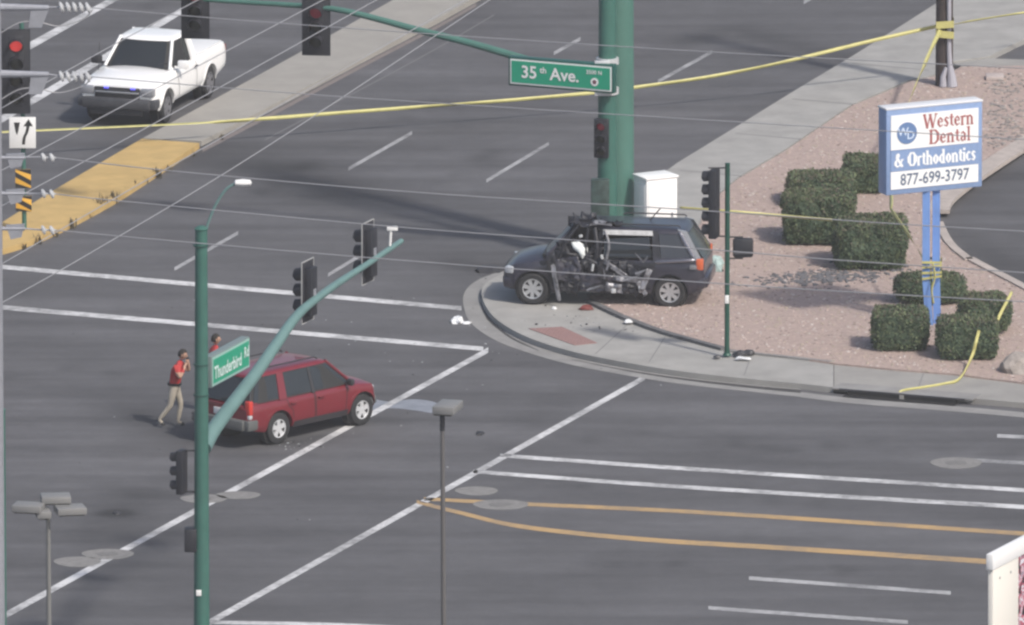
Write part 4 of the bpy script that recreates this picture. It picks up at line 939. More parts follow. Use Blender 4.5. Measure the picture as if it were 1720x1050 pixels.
    def door(s, name, xr, xf, z0, z1, off=.009, m=None, sides=(1, -1)):
        xr = tab(xr); xf = tab(xf); out = []; nu, nv = 8, 10
        for sg in sides:
            vs = []; 
            for j in range(nv + 1):
                z = z0 + (z1 - z0) * j / nv
                for i in range(nu + 1):
                    x = xr(z) + (xf(z) - xr(z)) * i / nu; e = (i in (0, nu)) or (j in (0, nv)); vs.append((x, sg * (s.side(x, z) + (off * .2 if e else off)), z))
            mb = MB(); k = nu + 1; fs = [(j * k + i, j * k + i + 1, (j + 1) * k + i + 1, (j + 1) * k + i) for j in range(nv) for i in range(nu)]
            if s.df: vs = [s.df(Vector(v)) for v in vs]
            mb.add(vs, fs); me = mb.mesh(name)
            if sum(p.normal.y for p in me.polygons) * sg < 0: me.flip_normals()
            out.append(link_mesh(name, me, m or s.paint, s.root, 60))
            # dark shut lines
            for xx in (xr, xf):
                q = MB(); vs = []
                for j in range(nv + 1):
                    z = z0 + (z1 - z0) * j / nv
                    for dx in (-.011, .011): x = xx(z) + dx; vs.append((x, sg * (s.side(x, z) + .0045), z))
                if s.df: vs = [s.df(Vector(v)) for v in vs]
                q.add(vs, [(j * 2, j * 2 + 1, j * 2 + 3, j * 2 + 2) for j in range(nv)]); q.build('shut_line', M_BLACK, out[-1], None)
        return out
    def ring(s, t, grow=0.0):
        sp = s.sp; z = sp['belt'] + (sp['rz'] - sp['belt']) * t
        f = sp['g_front'][0] + (sp['g_front'][1] - sp['g_front'][0]) * t; r = sp['g_rear'][0] + (sp['g_rear'][1] - sp['g_rear'][0]) * t; pts = []
        xs = np.linspace(r + .03, f - .05, 12)
        for x in xs: pts.append((x, s.gy(x, z) + grow, z))
        yf = s.gy(f, z)
        for q in (.85, .6, .3, 0, -.3, -.6, -.85): pts.append((f + grow + .10 * (1 - q * q), yf * q, z))
        for x in xs[::-1]: pts.append((x, -s.gy(x, z) - grow, z))
        yr = s.gy(r, z)
        for q in (-.85, -.5, 0, .5, .85): pts.append((r - grow - .05 * (1 - q * q), yr * q, z))
        return pts
    def cabin(s):
        rows = [s.ring(t, -.006) for t in (0, .25, .5, .75, 1)]; n = len(rows[0])
        mb = MB(); mb.add([p for r in rows for p in r], [(i * n + j, i * n + (j + 1) % n, (i + 1) * n + (j + 1) % n, (i + 1) * n + j) for i in range(4) for j in range(n)])
        return mb.build('cabin_core', M_BLACK, s.root)
    def roof(s, t0=.93, crown=.06, m=None):
        sp = s.sp; a = s.ring(t0, .012); b = s.ring(1.0, .006); c0 = Vector(((sp['g_front'][1] + sp['g_rear'][1]) / 2, 0, 0)); rows = [a, b]
        for k, h in ((.94, .35), (.8, .7), (.55, .9), (.25, 1.0)):
            rows.append([(c0.x + (x - c0.x) * k, y * k, sp['rz'] + crown * h) for x, y, z in b])
        n = len(a); vs = [p for r in rows for p in r]; fs = [(i * n + j, i * n + (j + 1) % n, (i + 1) * n + (j + 1) % n, (i + 1) * n + j) for i in range(len(rows) - 1) for j in range(n)] + [tuple(range((len(rows) - 1) * n, len(rows) * n))]
        if s.df: vs = [s.df(Vector(v)) for v in vs]
        mb = MB(); mb.add(vs, fs); return mb.build('roof', m or s.paint, s.root, 40)
    def screen(s, front=True, t0=.04, t1=.9, name='windscreen', m=None, off=.004):
        sp = s.sp; rows = []
        for i in range(5):
            t = t0 + (t1 - t0) * i / 4; rg = s.ring(t, 0)
            if front: seg = rg[12:19]; rows.append([(x + off, y * .98, z) for x, y, z in seg])
            else: seg = rg[-5:]; rows.append([(x - off, y * .98, z) for x, y, z in seg])
        n = len(rows[0]); mb = MB(); vs = [p for r in rows for p in r]
        if s.df: vs = [s.df(Vector(v)) for v in vs]
        mb.add(vs, [(i * n + j, i * n + j + 1, (i + 1) * n + j + 1, (i + 1) * n + j) for i in range(4) for j in range(n - 1)])
        return mb.build(name, m or M_GLASS, s.root, 60)
    def pillar(s, which, wdt=.085, m=None):
        sp = s.sp; i0, i1 = {'A': (11, 12), 'D': (0, None)}[which]
        for sg in (1, -1):
            pts = []
            for t in (0, .25, .5, .75, 1.0):
                rg = s.ring(t, 0.0); p = rg[11] if which == 'A' else rg[0]; q = rg[12] if which == 'A' else rg[-1]
                pts.append(Vector(((p[0] + q[0]) / 2, sg * (abs(p[1]) * .985), p[2])))
            if s.df: pts = [s.df(p) for p in pts]
            mb = MB(); mb.tube(pts, wdt / 2, 8); mb.build('pillar', m or s.paint, s.root)
    def wheels(s, spokes=5, wid=.23, rim_m=None, rimr=.64, steer=0):
        sp = s.sp; r = sp['wr']; wellt = None; first = None
        for ax in (sp['wb'] / 2, -sp['wb'] / 2):
            for sg in (1, -1):
                w_ = sub_empty('wheel', s.root, (ax, sg * (s.W(ax) - wid / 2 - .02), r), (R(90) if sg > 0 else R(-90)) + (steer if ax > 0 else 0) - R(90) * 0)
                w_.rotation_euler = (0, 0, (0 if sg > 0 else math.pi) + (steer if ax > 0 else 0))
                if first is None:
                    My = Matrix.Rotation(R(-90), 4, 'X'); h = wid / 2
                    mb = MB(); mb.lathe([(r * rimr, -h * .9), (r * .88, -h), (r * .97, -h * .85), (r, -h * .5), (r, h * .5), (r * .97, h * .85), (r * .88, h), (r * rimr, h * .9)], 32, 0, My, close=True); t_ = mb.build('tyre', M_TYRE, w_)
                    mb = MB(); mb.lathe([(r * rimr * 1.01, h * .92), (r * rimr * .92, h * .86), (r * rimr * .90, h * .2), (.02, h * .15)], 32, 0, My, cap0=False); mb.lathe([(r * .14, h * .1), (r * .14, h * .72), (r * .09, h * .80), (.01, h * .8)], 14, 1, My)
                    R0 = r * rimr
                    mb.lathe([(R0 * 1.01, h * .90), (R0 * 1.0, h * .97), (R0 * .9, h * .93), (R0 * .89, h * .8)], 32, 1, My, close=True)
                    for k in range(spokes):
                        a = 2 * math.pi * k / spokes + .3; c, d = math.cos(a), math.sin(a); p0 = .09 * 1; w0, w1 = R0 * .20 * 5 / spokes, R0 * .30 * 5 / spokes; pts = []
                        for rad, ww, yy in ((r * .08, w0, h * .78), (R0 * .93, w1, h * .86)):
                            for q in (-1, 1): pts += [(rad * c - q * ww * d, yy, rad * d + q * ww * c), (rad * c - q * ww * d, yy - .04, rad * d + q * ww * c)]
                        mb.add(pts, [(0, 2, 6, 4), (1, 5, 7, 3), (0, 4, 5, 1), (2, 3, 7, 6), (4, 6, 7, 5), (0, 1, 3, 2)], 1)
                    rm = mb.build('rim', [M_DKM, rim_m or M_RIM], w_); first = (t_, rm)
                else:
                    for q in first: c = q.copy(); COL.objects.link(c); c.parent = w_
def arches(c, m, wdt=.05, off=.012, sides=(1, -1), r_=1.18):
    for ax in (c.sp['wb'] / 2, -c.sp['wb'] / 2):
        for sg in sides:
            mb = MB(); vs = []; k = 16
            for i in range(k + 1):
                dn = math.degrees(math.asin(min(.9, max(0, (c.sp['wr'] - .02 - c.zb(ax)) / (c.sp['wr'] * r_))))); a = R(-dn) + R(180 + 2 * dn) * i / k
                for rr, o_ in ((c.sp['wr'] * r_, -.03), (c.sp['wr'] * r_, off), (c.sp['wr'] * r_ + wdt, off), (c.sp['wr'] * r_ + wdt, -.03)):
                    x = ax + rr * math.cos(a); z = max(c.sp['wr'] + rr * math.sin(a), .1); vs.append((x, sg * (c.side(x, max(z, c.zb(x))) + o_), z))
            if c.df: vs = [c.df(Vector(v)) for v in vs]
            mb.add(vs, [(i * 4 + j, i * 4 + j + 1, i * 4 + 5 + j, i * 4 + 4 + j) for i in range(k) for j in range(3)]); mb.build('wheel_arch_trim', m, c.root)
def place_car(name, rear, front, side_sg, wb, wid, lab, cat, scale, z=0.0):
    """rear/front: ground contact pixels of the two visible wheels; side_sg=+1 when we see its left side"""
    a, b = G(*rear, z), G(*front, z); d = (b - a).normalized(); mid = (a + b) / 2; left = Vector((-d.y, d.x, 0))
    return thing(name, mid - left * side_sg * (wid / 2 - .08) * scale, yaw(d), lab, cat, None, scale)

# ---- red four-door, seen from its right rear
def red_car():
    o = place_car('red_car', (474, 744), (598, 716), -1, 2.89, 1.84, 'dark red four-door utility car standing on the crosswalk line behind the green signal pole', 'car', .93)
    P = mat('red_car_paint', (.165, .012, .02), .35, coat=.6, var=.06)
    sp = dict(wb=2.89, wr=.385, belt=1.09, rz=1.72, gwb=.87, gwt=.67, g_front=(1.16, .42), g_rear=(-2.40, -2.12),
        xs=[-2.50, -2.47, -2.38, -2.2, -1.9, -1.6, -1.2, -.8, -.3, .2, .7, 1.0, 1.2, 1.5, 1.8, 2.0, 2.15, 2.24, 2.29],
        W=[(-2.5, .84), (-2.45, .90), (-2.2, .925), (1.9, .925), (2.1, .89), (2.24, .80), (2.29, .70)], zb=[(-2.5, .52), (-2.3, .44), (-1.9, .36), (1.9, .36), (2.29, .42)],
        zs=[(-2.5, .98), (-2.4, 1.06), (1.0, 1.06), (1.3, 1.04), (2.0, .97), (2.2, .90), (2.29, .78)], zt=[(-2.5, 1.0), (-2.4, 1.09), (1.0, 1.10), (1.2, 1.15), (1.8, 1.09), (2.1, 1.02), (2.24, .93), (2.29, .80)])
    nose = lambda x: x if x < 1.5 else 1.5 + (x - 1.5) * .62
    sp['xs'] = [nose(x) for x in sp['xs']]
    for q_ in ('W', 'zb', 'zs', 'zt'): sp[q_] = [(nose(a), b) for a, b in sp[q_]]
    c = Car(o, sp, P); c.shell(); c.liners(); c.cabin(); c.roof(); c.pillar('A'); c.pillar('D', .06, M_GLASS); c.wheels(5, rimr=.58, rim_m=mat('bright_alloy', (.75, .76, .78), .3, metal=.4))
    c.screen(True); c.screen(False, .02, .88, 'rear_window')
    g = c.gy
    c.spatch('pillar', [(-1.42, 1.07), (-1.16, 1.07), (-1.12, 1.70), (-1.34, 1.70)], g, .014, .03, P)
    c.spatch('pillar', [(-.28, 1.07), (-.18, 1.07), (-.20, 1.70), (-.28, 1.70)], g, .010, .03, M_PLAST)
    c.spatch('belt_trim', [(-2.35, 1.07), (1.10, 1.07), (1.05, 1.12), (-2.33, 1.12)], g, .012, .03, P)
    c.spatch('side_window', [(-2.28, 1.13), (-1.42, 1.13), (-1.36, 1.66), (-2.05, 1.66)], g, .003, .005, M_GLASS)
    c.spatch('side_window', [(-1.15, 1.13), (-.29, 1.13), (-.29, 1.66), (-1.11, 1.66)], g, .003, .005, M_GLASS)
    c.spatch('side_window', [(-.17, 1.13), (1.02, 1.13), (.42, 1.66), (-.19, 1.66)], g, .003, .005, M_GLASS)
    for q in c.door('rear_door', [(.4, -.95), (.78, -.98), (.86, -1.10), (1.05, -1.15)], [(.4, -.22), (1.05, -.22)], .46, 1.05, m=P): h_ = MB(); s = 1 if q.data.vertices[0].co.y > 0 else -1; h_.box((-.98, s * .955, .95), (.2, .04, .045), bev=.012); h_.build('handle', P, q)
    for q in c.door('front_door', [(.4, -.18), (1.05, -.18)], [(.4, .82), (1.05, .92)], .46, 1.05, m=P): h_ = MB(); s = 1 if q.data.vertices[0].co.y > 0 else -1; h_.box((-.02, s * .955, .95), (.2, .04, .045), bev=.012); h_.build('handle', P, q)
    SILL = mat('dark_red_sill', (.10, .02, .03), .6)
    c.spatch('sill', [(-.95, .34), (.92, .34), (.92, .49), (-.95, .49)], c.side, .02, .04, mat('sill_charcoal', (.035, .03, .035), .6))
    arches(c, P, .06)
    G_ = mat('bumper_grey', (.10, .105, .105), .6)
    mb = MB(); mb.box((-2.50, 0, .60), (.26, 1.62, .26), bev=.05)
    for s in (1, -1): mb.box((-2.38, s * .84, .60), (.36, .22, .26), bev=.05)
    mb.build('rear_bumper', G_, o)
    mb = MB(); mb.box((1.96, 0, .56), (.18, 1.4, .22), bev=.05); 
    for s in (1, -1): mb.box((1.87, s * .76, .56), (.26, .2, .22), bev=.05)
    mb.build('front_bumper', G_, o)
    for s in (1, -1):
        mb = MB(); mb.box((-2.42, s * .83, 1.02), (.14, .17, .34), bev=.03); mb.build('tail_light', M_TAIL, o)
        mb = MB(); mb.box((-2.425, s * .83, .80), (.13, .15, .10), bev=.02); mb.build('reverse_light', M_LAMP, o)
        mb = MB(); mb.box((1.92, s * .64, .82), (.14, .28, .18), bev=.04); mb.build('headlight', M_LAMP, o)
        mb = MB(); mb.box((.92, s * 1.0, 1.16), (.12, .20, .16), bev=.04); mb.box((.95, s * .9, 1.12), (.05, .1, .04)); mb.build('mirror', M_PLAST, o)
        mb = MB(); mb.tube([(-1.9, s * .58, 1.80), (-1.85, s * .58, 1.845), (.1, s * .58, 1.845), (.2, s * .58, 1.79)], .02, 8); mb.build('roof_rail', M_PLAST, o)
    mb = MB(); mb.box((-2.485, 0, 1.0), (.04, 1.46, .12), bev=.015); mb.build('tailgate_trim', P, o)
    mb = MB(); mb.box((-2.515, 0, .85), (.03, .46, .16), bev=.006); mb.build('licence_plate', M_WHT, o)
    mb = MB(); mb.box((1.98, 0, .84), (.05, 1.0, .16), bev=.02); mb.build('grille', M_PLAST, o)
    mb = MB(); mb.tube([(-2.47, .1, 1.14), (-2.42, -.35, 1.22)], .012, 6); mb.build('wiper', M_PLAST, o)
red_car()

# ---- white pickup, seen from its left front
def pickup():
    o = place_car('white_pickup', (352, 164), (277, 207), 1, 3.05, 1.96, 'white single-cab pickup with blue lights in its grille, facing the yellow median nose', 'pickup truck', 1.0)
    P = mat('white_car_paint', (.90, .90, .90), .3, coat=.6)
    sp = dict(wb=3.05, wr=.385, belt=1.16, rz=1.76, gwb=.86, gwt=.68, g_front=(.98, .32), g_rear=(-.72, -.66),
        xs=[-2.70, -2.66, -2.5, -2.2, -1.8, -1.4, -1.0, -.86, -.84, -.3, .2, .7, .95, 1.1, 1.4, 1.8, 2.1, 2.25, 2.34, 2.38],
        W=[(-2.7, .92), (-2.6, .96), (2.0, .975), (2.25, .93), (2.38, .86)], zb=[(-2.7, .55), (-2.3, .48), (-1.9, .42), (1.9, .42), (2.38, .46)],
        zs=[(-2.7, 1.14), (-.86, 1.14), (-.84, 1.12), (.9, 1.12), (1.2, 1.10), (2.1, 1.02), (2.34, .94), (2.38, .84)],
        zt=[(-2.7, 1.15), (-.86, 1.15), (-.84, 1.15), (.95, 1.16), (1.1, 1.22), (1.9, 1.16), (2.2, 1.08), (2.34, 1.0), (2.38, .88)])
    c = Car(o, sp, P); b = c.shell(); 
    cb = MB(); cb.box((-1.77, 0, 1.15), (1.70, 1.62, .9)); co = cb.build('cutter', M_PLAST, o, None)
    md = b.modifiers.new('b', 'BOOLEAN'); md.object = co; md.solver = 'EXACT'
    dg = bpy.context.evaluated_depsgraph_get(); dg.update(); nm = bpy.data.meshes.new_from_object(b.evaluated_get(dg)); b.modifiers.clear(); b.data = nm; bpy.data.objects.remove(co)
    for i in range(len(nm.materials)): nm.materials[i] = P if i != 1 else M_PLAST
    mb = MB(); mb.box((-1.77, 0, 1.165), (1.72, 1.66, .035), bev=.012); mb.build('bed_cover', mat('bed_cover_white', (.72, .73, .74), .5), o)
    c.liners(); c.cabin(); c.roof(); c.pillar('A', .08, P); c.pillar('D', .12, P); c.wheels(6, .24, mat('steel_rim', (.22, .22, .24), .5, metal=.4))
    c.screen(True); c.screen(False, .12, .85, 'rear_window')
    g = c.gy
    c.spatch('pillar', [(-.72, 1.14), (-.36, 1.14), (-.36, 1.74), (-.66, 1.74)], g, .014, .03, P)
    c.spatch('belt_trim', [(-.7, 1.12), (.95, 1.12), (.9, 1.19), (-.7, 1.19)], g, .012, .03, P)
    c.spatch('side_window', [(-.35, 1.2), (.86, 1.2), (.32, 1.69), (-.35, 1.69)], g, .003, .005, M_GLASS)
    for q in c.door('door', [(.5, -.5), (1.12, -.52)], [(.5, .72), (1.12, .82)], .5, 1.11, m=P): h_ = MB(); s = 1 if q.data.vertices[0].co.y > 0 else -1; h_.box((-.38, s * 1.0, 1.0), (.16, .03, .05), bev=.01); h_.build('handle', M_PLAST, q)
    arches(c, P, .05)
    BG = mat('bumper_charcoal', (.055, .057, .065), .55, var=.2)
    mb = MB(); mb.box((2.42, 0, .58), (.24, 1.70, .26), bev=.06)
    for s in (1, -1): mb.box((2.28, s * .88, .58), (.36, .2, .24), bev=.06)
    mb.build('front_bumper', BG, o)
    mb = MB(); mb.box((-2.78, 0, .62), (.18, 1.7, .2), bev=.04); mb.build('rear_bumper', BG, o)
    mb = MB(); mb.box((2.385, 0, .83), (.06, 1.12, .25), bev=.02); gr = mb.build('grille', M_PLAST, o)
    mb = MB(); mb.box((2.425, 0, .84), (.03, 1.10, .045), bev=.01); mb.build('grille_bar', mat('chrome_bar', (.55, .56, .58), .25, metal=.7), gr)
    mb = MB(); mb.box((2.42, 0, .38), (.1, 1.3, .14), bev=.03); mb.build('air_dam', M_PLAST, o)
    BLU = mat('blue_strobe', (.1, .1, .6), .3, emis=(.16, .14, 1.0), estr=.8)
    for y in (.40, -.26):
        mb = MB(); mb.box((2.43, y, .945), (.04, .12, .045), bev=.01); mb.build('strobe_light', BLU, o)
    for s in (1, -1):
        mb = MB(); mb.box((2.33, s * .74, .86), (.18, .34, .20), bev=.04); mb.build('headlight', mat('headlight_dim', (.30, .31, .34), .15, metal=.2), o)
        mb = MB(); mb.box((.78, s * 1.08, 1.26), (.14, .26, .2), bev=.04); mb.box((.82, s * .95, 1.2), (.05, .14, .05)); mb.build('mirror', P if s > 0 else M_PLAST, o)
        mb = MB(); mb.box((-2.70, s * .86, .94), (.06, .12, .30), bev=.02); mb.build('tail_light', mat('tail_light_dim', (.16, .02, .02), .3), o)
    mb = MB(); mb.box((-2.705, 0, .9), (.04, 1.5, .48), bev=.01); mb.build('tailgate', P, o)
    mb = MB(); mb.tube([(1.0, -.5, 1.20), (.86, .1, 1.30)], .014, 6); mb.tube([(1.0, .25, 1.20), (.86, .72, 1.29)], .014, 6); w_ = mb.build('wiper', M_PLAST, o); w_['kind'] = 'stuff'
    mb = MB(); mb.tube([(1.3, -.85, 1.1), (1.2, -.86, 1.75)], .008, 5); mb.build('antenna', M_PLAST, o)
pickup()

# ---- wrecked dark car, left side crushed, facing left
def wreck():
    o = place_car('wrecked_car', (1126, 517), (894, 511), 1, 3.0, 1.90, 'dark grey wrecked car with crushed side and torn doors on the corner pavement', 'car', 1.045, .14)
    P = mat('charcoal_car_paint', (.030, .029, .043), .34, coat=.45, var=.15, scale=5)
    SCR = mat('scraped_metal', (.21, .213, .235), .40, metal=.35, var=.5, scale=12)
    DK = mat('crushed_dark_panel', (.017, .018, .025), .5, var=.4, scale=9)
    def df(v):
        v = v.copy()
        if v.y > 0.2:
            k = math.exp(-((v.x - .35) / .62) ** 2) * min(1, (v.y - .2) / .5); hz = min(1, max(0, (v.z - .15) / .35))
            v.y -= k * hz * (.26 + .12 * noise.noise(Vector((v.x * 3, v.z * 3, 1))))
            k2 = math.exp(-((v.x + .45) / .55) ** 2) * math.exp(-((v.z - .62) / .22) ** 2); v.y -= .17 * k2
            j = math.exp(-((v.x + .05) / 1.0) ** 4) * (1 if v.z < 1.15 else .35)
            v += Vector((noise.noise(v * 5), noise.noise(v * 5 + Vector((9, 0, 0))), noise.noise(v * 5 + Vector((0, 9, 0))))) * .055 * j
        if v.z > 1.25:
            k = math.exp(-((v.x - .55) / .45) ** 2) * max(0, min(1, (v.y + .6) / 1.0)); v.z += k * .10 * noise.noise(v * 2.5 + Vector((4, 4, 4))) + .06 * k; v.y -= .16 * k
        return v
    sp = dict(wb=3.0, wr=.345, belt=1.06, rz=1.66, gwb=.88, gwt=.70, g_front=(1.22, .62), g_rear=(-2.20, -1.78),
        xs=[-2.24, -2.21, -2.16, -2.05, -1.9, -1.7, -1.5, -1.3, -1.0, -.7, -.4, -.1, .2, .5, .8, 1.1, 1.25, 1.5, 1.7, 1.9, 2.02, 2.12, 2.17],
        W=[(-2.24, .82), (-2.19, .89), (-1.95, .94), (1.6, .94), (1.9, .89), (2.08, .78), (2.17, .62)], zb=[(-2.36, .46), (-2.1, .38), (-1.9, .30), (1.8, .30), (2.17, .32)],
        zs=[(-2.24, .94), (-2.17, 1.04), (-1.5, 1.06), (-.5, 1.02), (1.1, .99), (1.6, .93), (1.95, .86), (2.12, .74), (2.17, .66)],
        zt=[(-2.24, .96), (-2.17, 1.06), (-.5, 1.05), (1.1, 1.06), (1.3, 1.11), (1.6, 1.05), (1.95, .94), (2.12, .80), (2.17, .68)])
    c = Car(o, sp, P, df); c.shell(); c.liners(); c.wheels(7, .24)
    c.df = df; g = c.gy
    # dark cabin cavity with far side closed by glass: a tub, seats, dashboard
    fab = mat('cabin_cloth', (.018, .019, .023), .9, var=.3); mb = MB(); mb.box((-.45, 0, 1.075), (3.5, 1.55, .05)); mb.build('cabin_floor', M_BLACK, o)
    for sx, sy in ((.25, .34), (.25, -.34), (-.75, .36), (-.75, -.36)):
        mb = MB(); Rm = Matrix.Rotation(R(-14), 3, 'Y'); mb.box((sx - .15, sy, 1.22), (.16, .46, .42), rot=Rm, bev=.05); mb.box((sx - .23, sy, 1.50), (.10, .24, .16), rot=Rm, bev=.04); mb.build('seat_back', fab, o)
    mb = MB(); mb.box((.98, 0, 1.14), (.35, 1.4, .14), bev=.05); mb.build('dashboard', M_PLAST, o)
    mb = MB(); Mx = Matrix.Translation((.70, .36, 1.22)) @ Matrix.Rotation(R(65), 4, 'Y'); vs = [Mx @ Vector((.18 * math.cos(a), .18 * math.sin(a), 0)) for a in np.linspace(0, 2 * math.pi, 17)]; mb.tube(vs, .018, 6, cap=False); mb.build('steering_wheel', M_PLAST, o)
    c.roof(.90, .07); c.screen(False, .02, .88, 'rear_window')
    GR = mat('cracked_glass', (.10, .11, .12), .3, var=.3, scale=10)
    c.screen(True, .04, .85, 'windscreen', GR)
    c.pillar('A', .08, P); 
    c.spatch('side_window', [(-2.02, 1.12), (-1.30, 1.10), (-1.24, 1.60), (-1.73, 1.60)], g, .003, .006, mat('grey_tinted_glass', (.045, .05, .06), .10), sides=(1, -1))
    c.spatch('side_window', [(-1.15, 1.10), (1.1, 1.10), (.62, 1.60), (-1.1, 1.60)], g, .003, .006, M_GLASS, sides=(-1,))
    c.spatch('pillar', [(-2.22, 1.02), (-2.02, 1.06), (-1.70, 1.62), (-1.64, 1.70), (-1.84, 1.66)], g, .016, .06, mat('highlight_charcoal_paint', (.20, .21, .23), .25, coat=.8))  # pillar highlight put into a paler colour than the body
    c.spatch('pillar', [(-1.30, 1.02), (-1.14, 1.02), (-1.08, 1.66), (-1.22, 1.66)], g, .014, .04, DK)
    c.spatch('belt_trim', [(-2.2, 1.02), (-1.15, 1.0), (-1.15, 1.10), (-2.12, 1.13)], g, .016, .04, P)
    MP = mat('charcoal_highlight_edge', (.20, .20, .23), .25, metal=.7, coat=.8)  # paler copy of the body paint, highlight set into its colour
    for sg in (1, -1):
        mb = MB(); mb.tube(spline([Vector((-1.15, sg * .885, 1.005)), Vector((-1.5, sg * .90, 1.03)), Vector((-1.85, sg * .90, 1.06)), Vector((-2.06, sg * .86, 1.06))], 4), [.02] + [.05] * 11 + [.03], 10); mb.build('shoulder_highlight', MP, o)  # rounded tube added to carry the shoulder highlight
        mb = MB(); mb.tube(spline([Vector((-2.03, sg * .845, 1.08)), Vector((-1.93, sg * .80, 1.25)), Vector((-1.80, sg * .74, 1.45)), Vector((-1.68, sg * .68, 1.66))], 4), [.04] + [.055] * 11 + [.03], 10); mb.build('pillar', MP, o)  # second tube added over the rear pillar for its highlight
    c.spatch('pillar', [(.02, 1.0), (.14, 1.0), (.10, 1.62), (-.02, 1.62)], g, .012, .06, DK)
    c.spatch('door_frame', [(-1.12, 1.56), (-.02, 1.56), (-.02, 1.66), (-1.10, 1.66)], g, .02, .03, mat('pale_headliner', (.50, .51, .52), .7, var=.2), sides=(1,), df=False)
    # rear door: window gap, upper skin intact, lower skin torn
    for q in c.door('rear_door', [(.5, -1.0), (.75, -1.02), (.9, -1.16), (1.04, -1.22)], [(.5, -.05), (1.0, 0)], .62, 1.0, m=DK, sides=(1,)): pass
    mb = MB(); mb.box((-.60, .82, 1.16), (1.0, .02, .18), rot=Matrix.Rotation(R(3), 3, 'Y')); mb.build('dropped_window', M_GLASS, o)
    # crumpled sheets
    rg = random.Random(11)
    def crumple(cx, cz, wq, hq, y, m_, seed, amp=.09, rot=0, nm='torn_panel', nu=9, nv=8, lean=0):
        mb = MB(); vs = []
        for j in range(nv + 1):
            for i in range(nu + 1):
                u = (i / nu - .5) * wq; v = (j / nv - .5) * hq
                e = 1 + .18 * noise.noise(Vector((i * .9, j * .9, seed * 5.3)))
                u *= e; v *= e; x = cx + u * math.cos(rot) - v * math.sin(rot); z = cz + u * math.sin(rot) + v * math.cos(rot)
                vs.append((x, y + lean * v + amp * 1.6 * noise.noise(Vector((x * 3.5, z * 3.5, seed))) + amp * noise.noise(Vector((x * 9, z * 9, seed))), max(.06, z)))
        k = nu + 1; mb.add(vs, [(j * k + i, j * k + i + 1, (j + 1) * k + i + 1, (j + 1) * k + i) for j in range(nv) for i in range(nu)])
        q = mb.build(nm, m_, o, 25); md = q.modifiers.new('s', 'SOLIDIFY'); md.thickness = .008; return q
    crumple(.45, .66, .95, .66, .80, DK, 1, .10, nm='front_door'); crumple(.55, .95, .75, .30, .70, DK, 2, .10, R(8)); crumple(1.05, .72, .20, .85, .98, DK, 3, .07, R(-6), lean=.1, nm='door_edge')
    crumple(.98, .55, .10, .85, 1.03, SCR, 4, .05, R(-10), nm='bent_hinge_strip'); crumple(-.12, .78, .40, .5, .86, DK, 5, .09, R(12))
    crumple(-.32, .84, .62, .10, .94, SCR, 6, .05, R(34)); crumple(-.62, .62, .70, .12, .95, SCR, 7, .05, R(4)); crumple(-.35, .42, .50, .20, .93, SCR, 8, .07, R(10)); crumple(-.75, .40, .55, .22, .92, DK, 9, .08)
    crumple(-.98, .62, .12, .52, .98, SCR, 10, .06, R(20)); crumple(-.90, .44, .10, .34, .99, SCR, 12, .04, R(-30)); crumple(-.55, .50, .50, .35, .88, DK, 13, .10); crumple(.25, .38, 1.3, .18, .84, mat('sill_grey', (.09, .09, .10), .5, var=.4), 14, .04, nm='sill')
    crumple(1.25, .86, .55, .22, .84, DK, 15, .06, R(-8), nm='front_wing'); crumple(1.02, 1.06, .35, .30, .76, DK, 16, .08, R(-30))
    for k in range(34):                                # shreds and glints of bent metal
        x = rg.uniform(-1.05, 1.1); z = rg.uniform(.3, 1.1); y = .90 + rg.uniform(-.04, .10) - (.10 if x > .2 else 0); a = rg.uniform(0, 3.14); L = rg.uniform(.05, .16)
        mb = MB(); p = Vector((x, y, z)); d = Vector((math.cos(a), rg.uniform(-.3, .3), math.sin(a))) * L; u = Vector((-math.sin(a), .2, math.cos(a))) * rg.uniform(.01, .03)
        mb.add([p - d - u, p + d - u * .4, p + d * 1.1 + u * .5, p + u * 1.4, p - d + u], [(0, 1, 2, 3, 4)]); mb.build('metal_shred', SCR if rg.random() < .62 else DK, o, None)
    mb = MB(); mb.box((-.3, -.55, 1.38), (2.4, .03, .6)); mb.box((-.35, 0, 1.60), (2.0, 1.0, .03)); q_ = mb.build('cabin_dark_sheets', M_BLACK, o); q_['kind'] = 'stuff'  # black sheets added to keep the cabin openings dark
    mb = MB(); mb.box((.05, .45, .66), (2.2, .05, .8)); mb.build('inner_door_structure', M_BLACK, o)
    crumple(.10, .72, .55, .62, .84, DK, 31, .09, R(-10), nu=11); crumple(-.45, .78, .90, .46, .84, DK, 32, .09, R(6), nu=12); crumple(.72, .60, .55, .70, .86, DK, 33, .08, R(14)); crumple(-.80, .66, .50, .50, .88, DK, 34, .07)
    crumple(.15, 1.10, .30, .45, .76, DK, 35, .09, R(20)); crumple(.78, 1.25, .30, .40, .72, DK, 36, .08, R(-28))
    crumple(.62, 1.02, .80, .26, .80, DK, 41, .06, R(6), nu=12); crumple(.75, .80, .60, .50, .93, P, 42, .07, R(-8), nu=12, nv=10, nm='front_door'); crumple(.10, .50, .80, .36, .88, P, 43, .06, R(3), nu=12)
    c.spatch('side_window', [(-1.06, 1.10), (-.05, 1.10), (-.05, 1.46), (-1.04, 1.52)], g, -.02, .006, M_GLASS, sides=(1,), df=False)
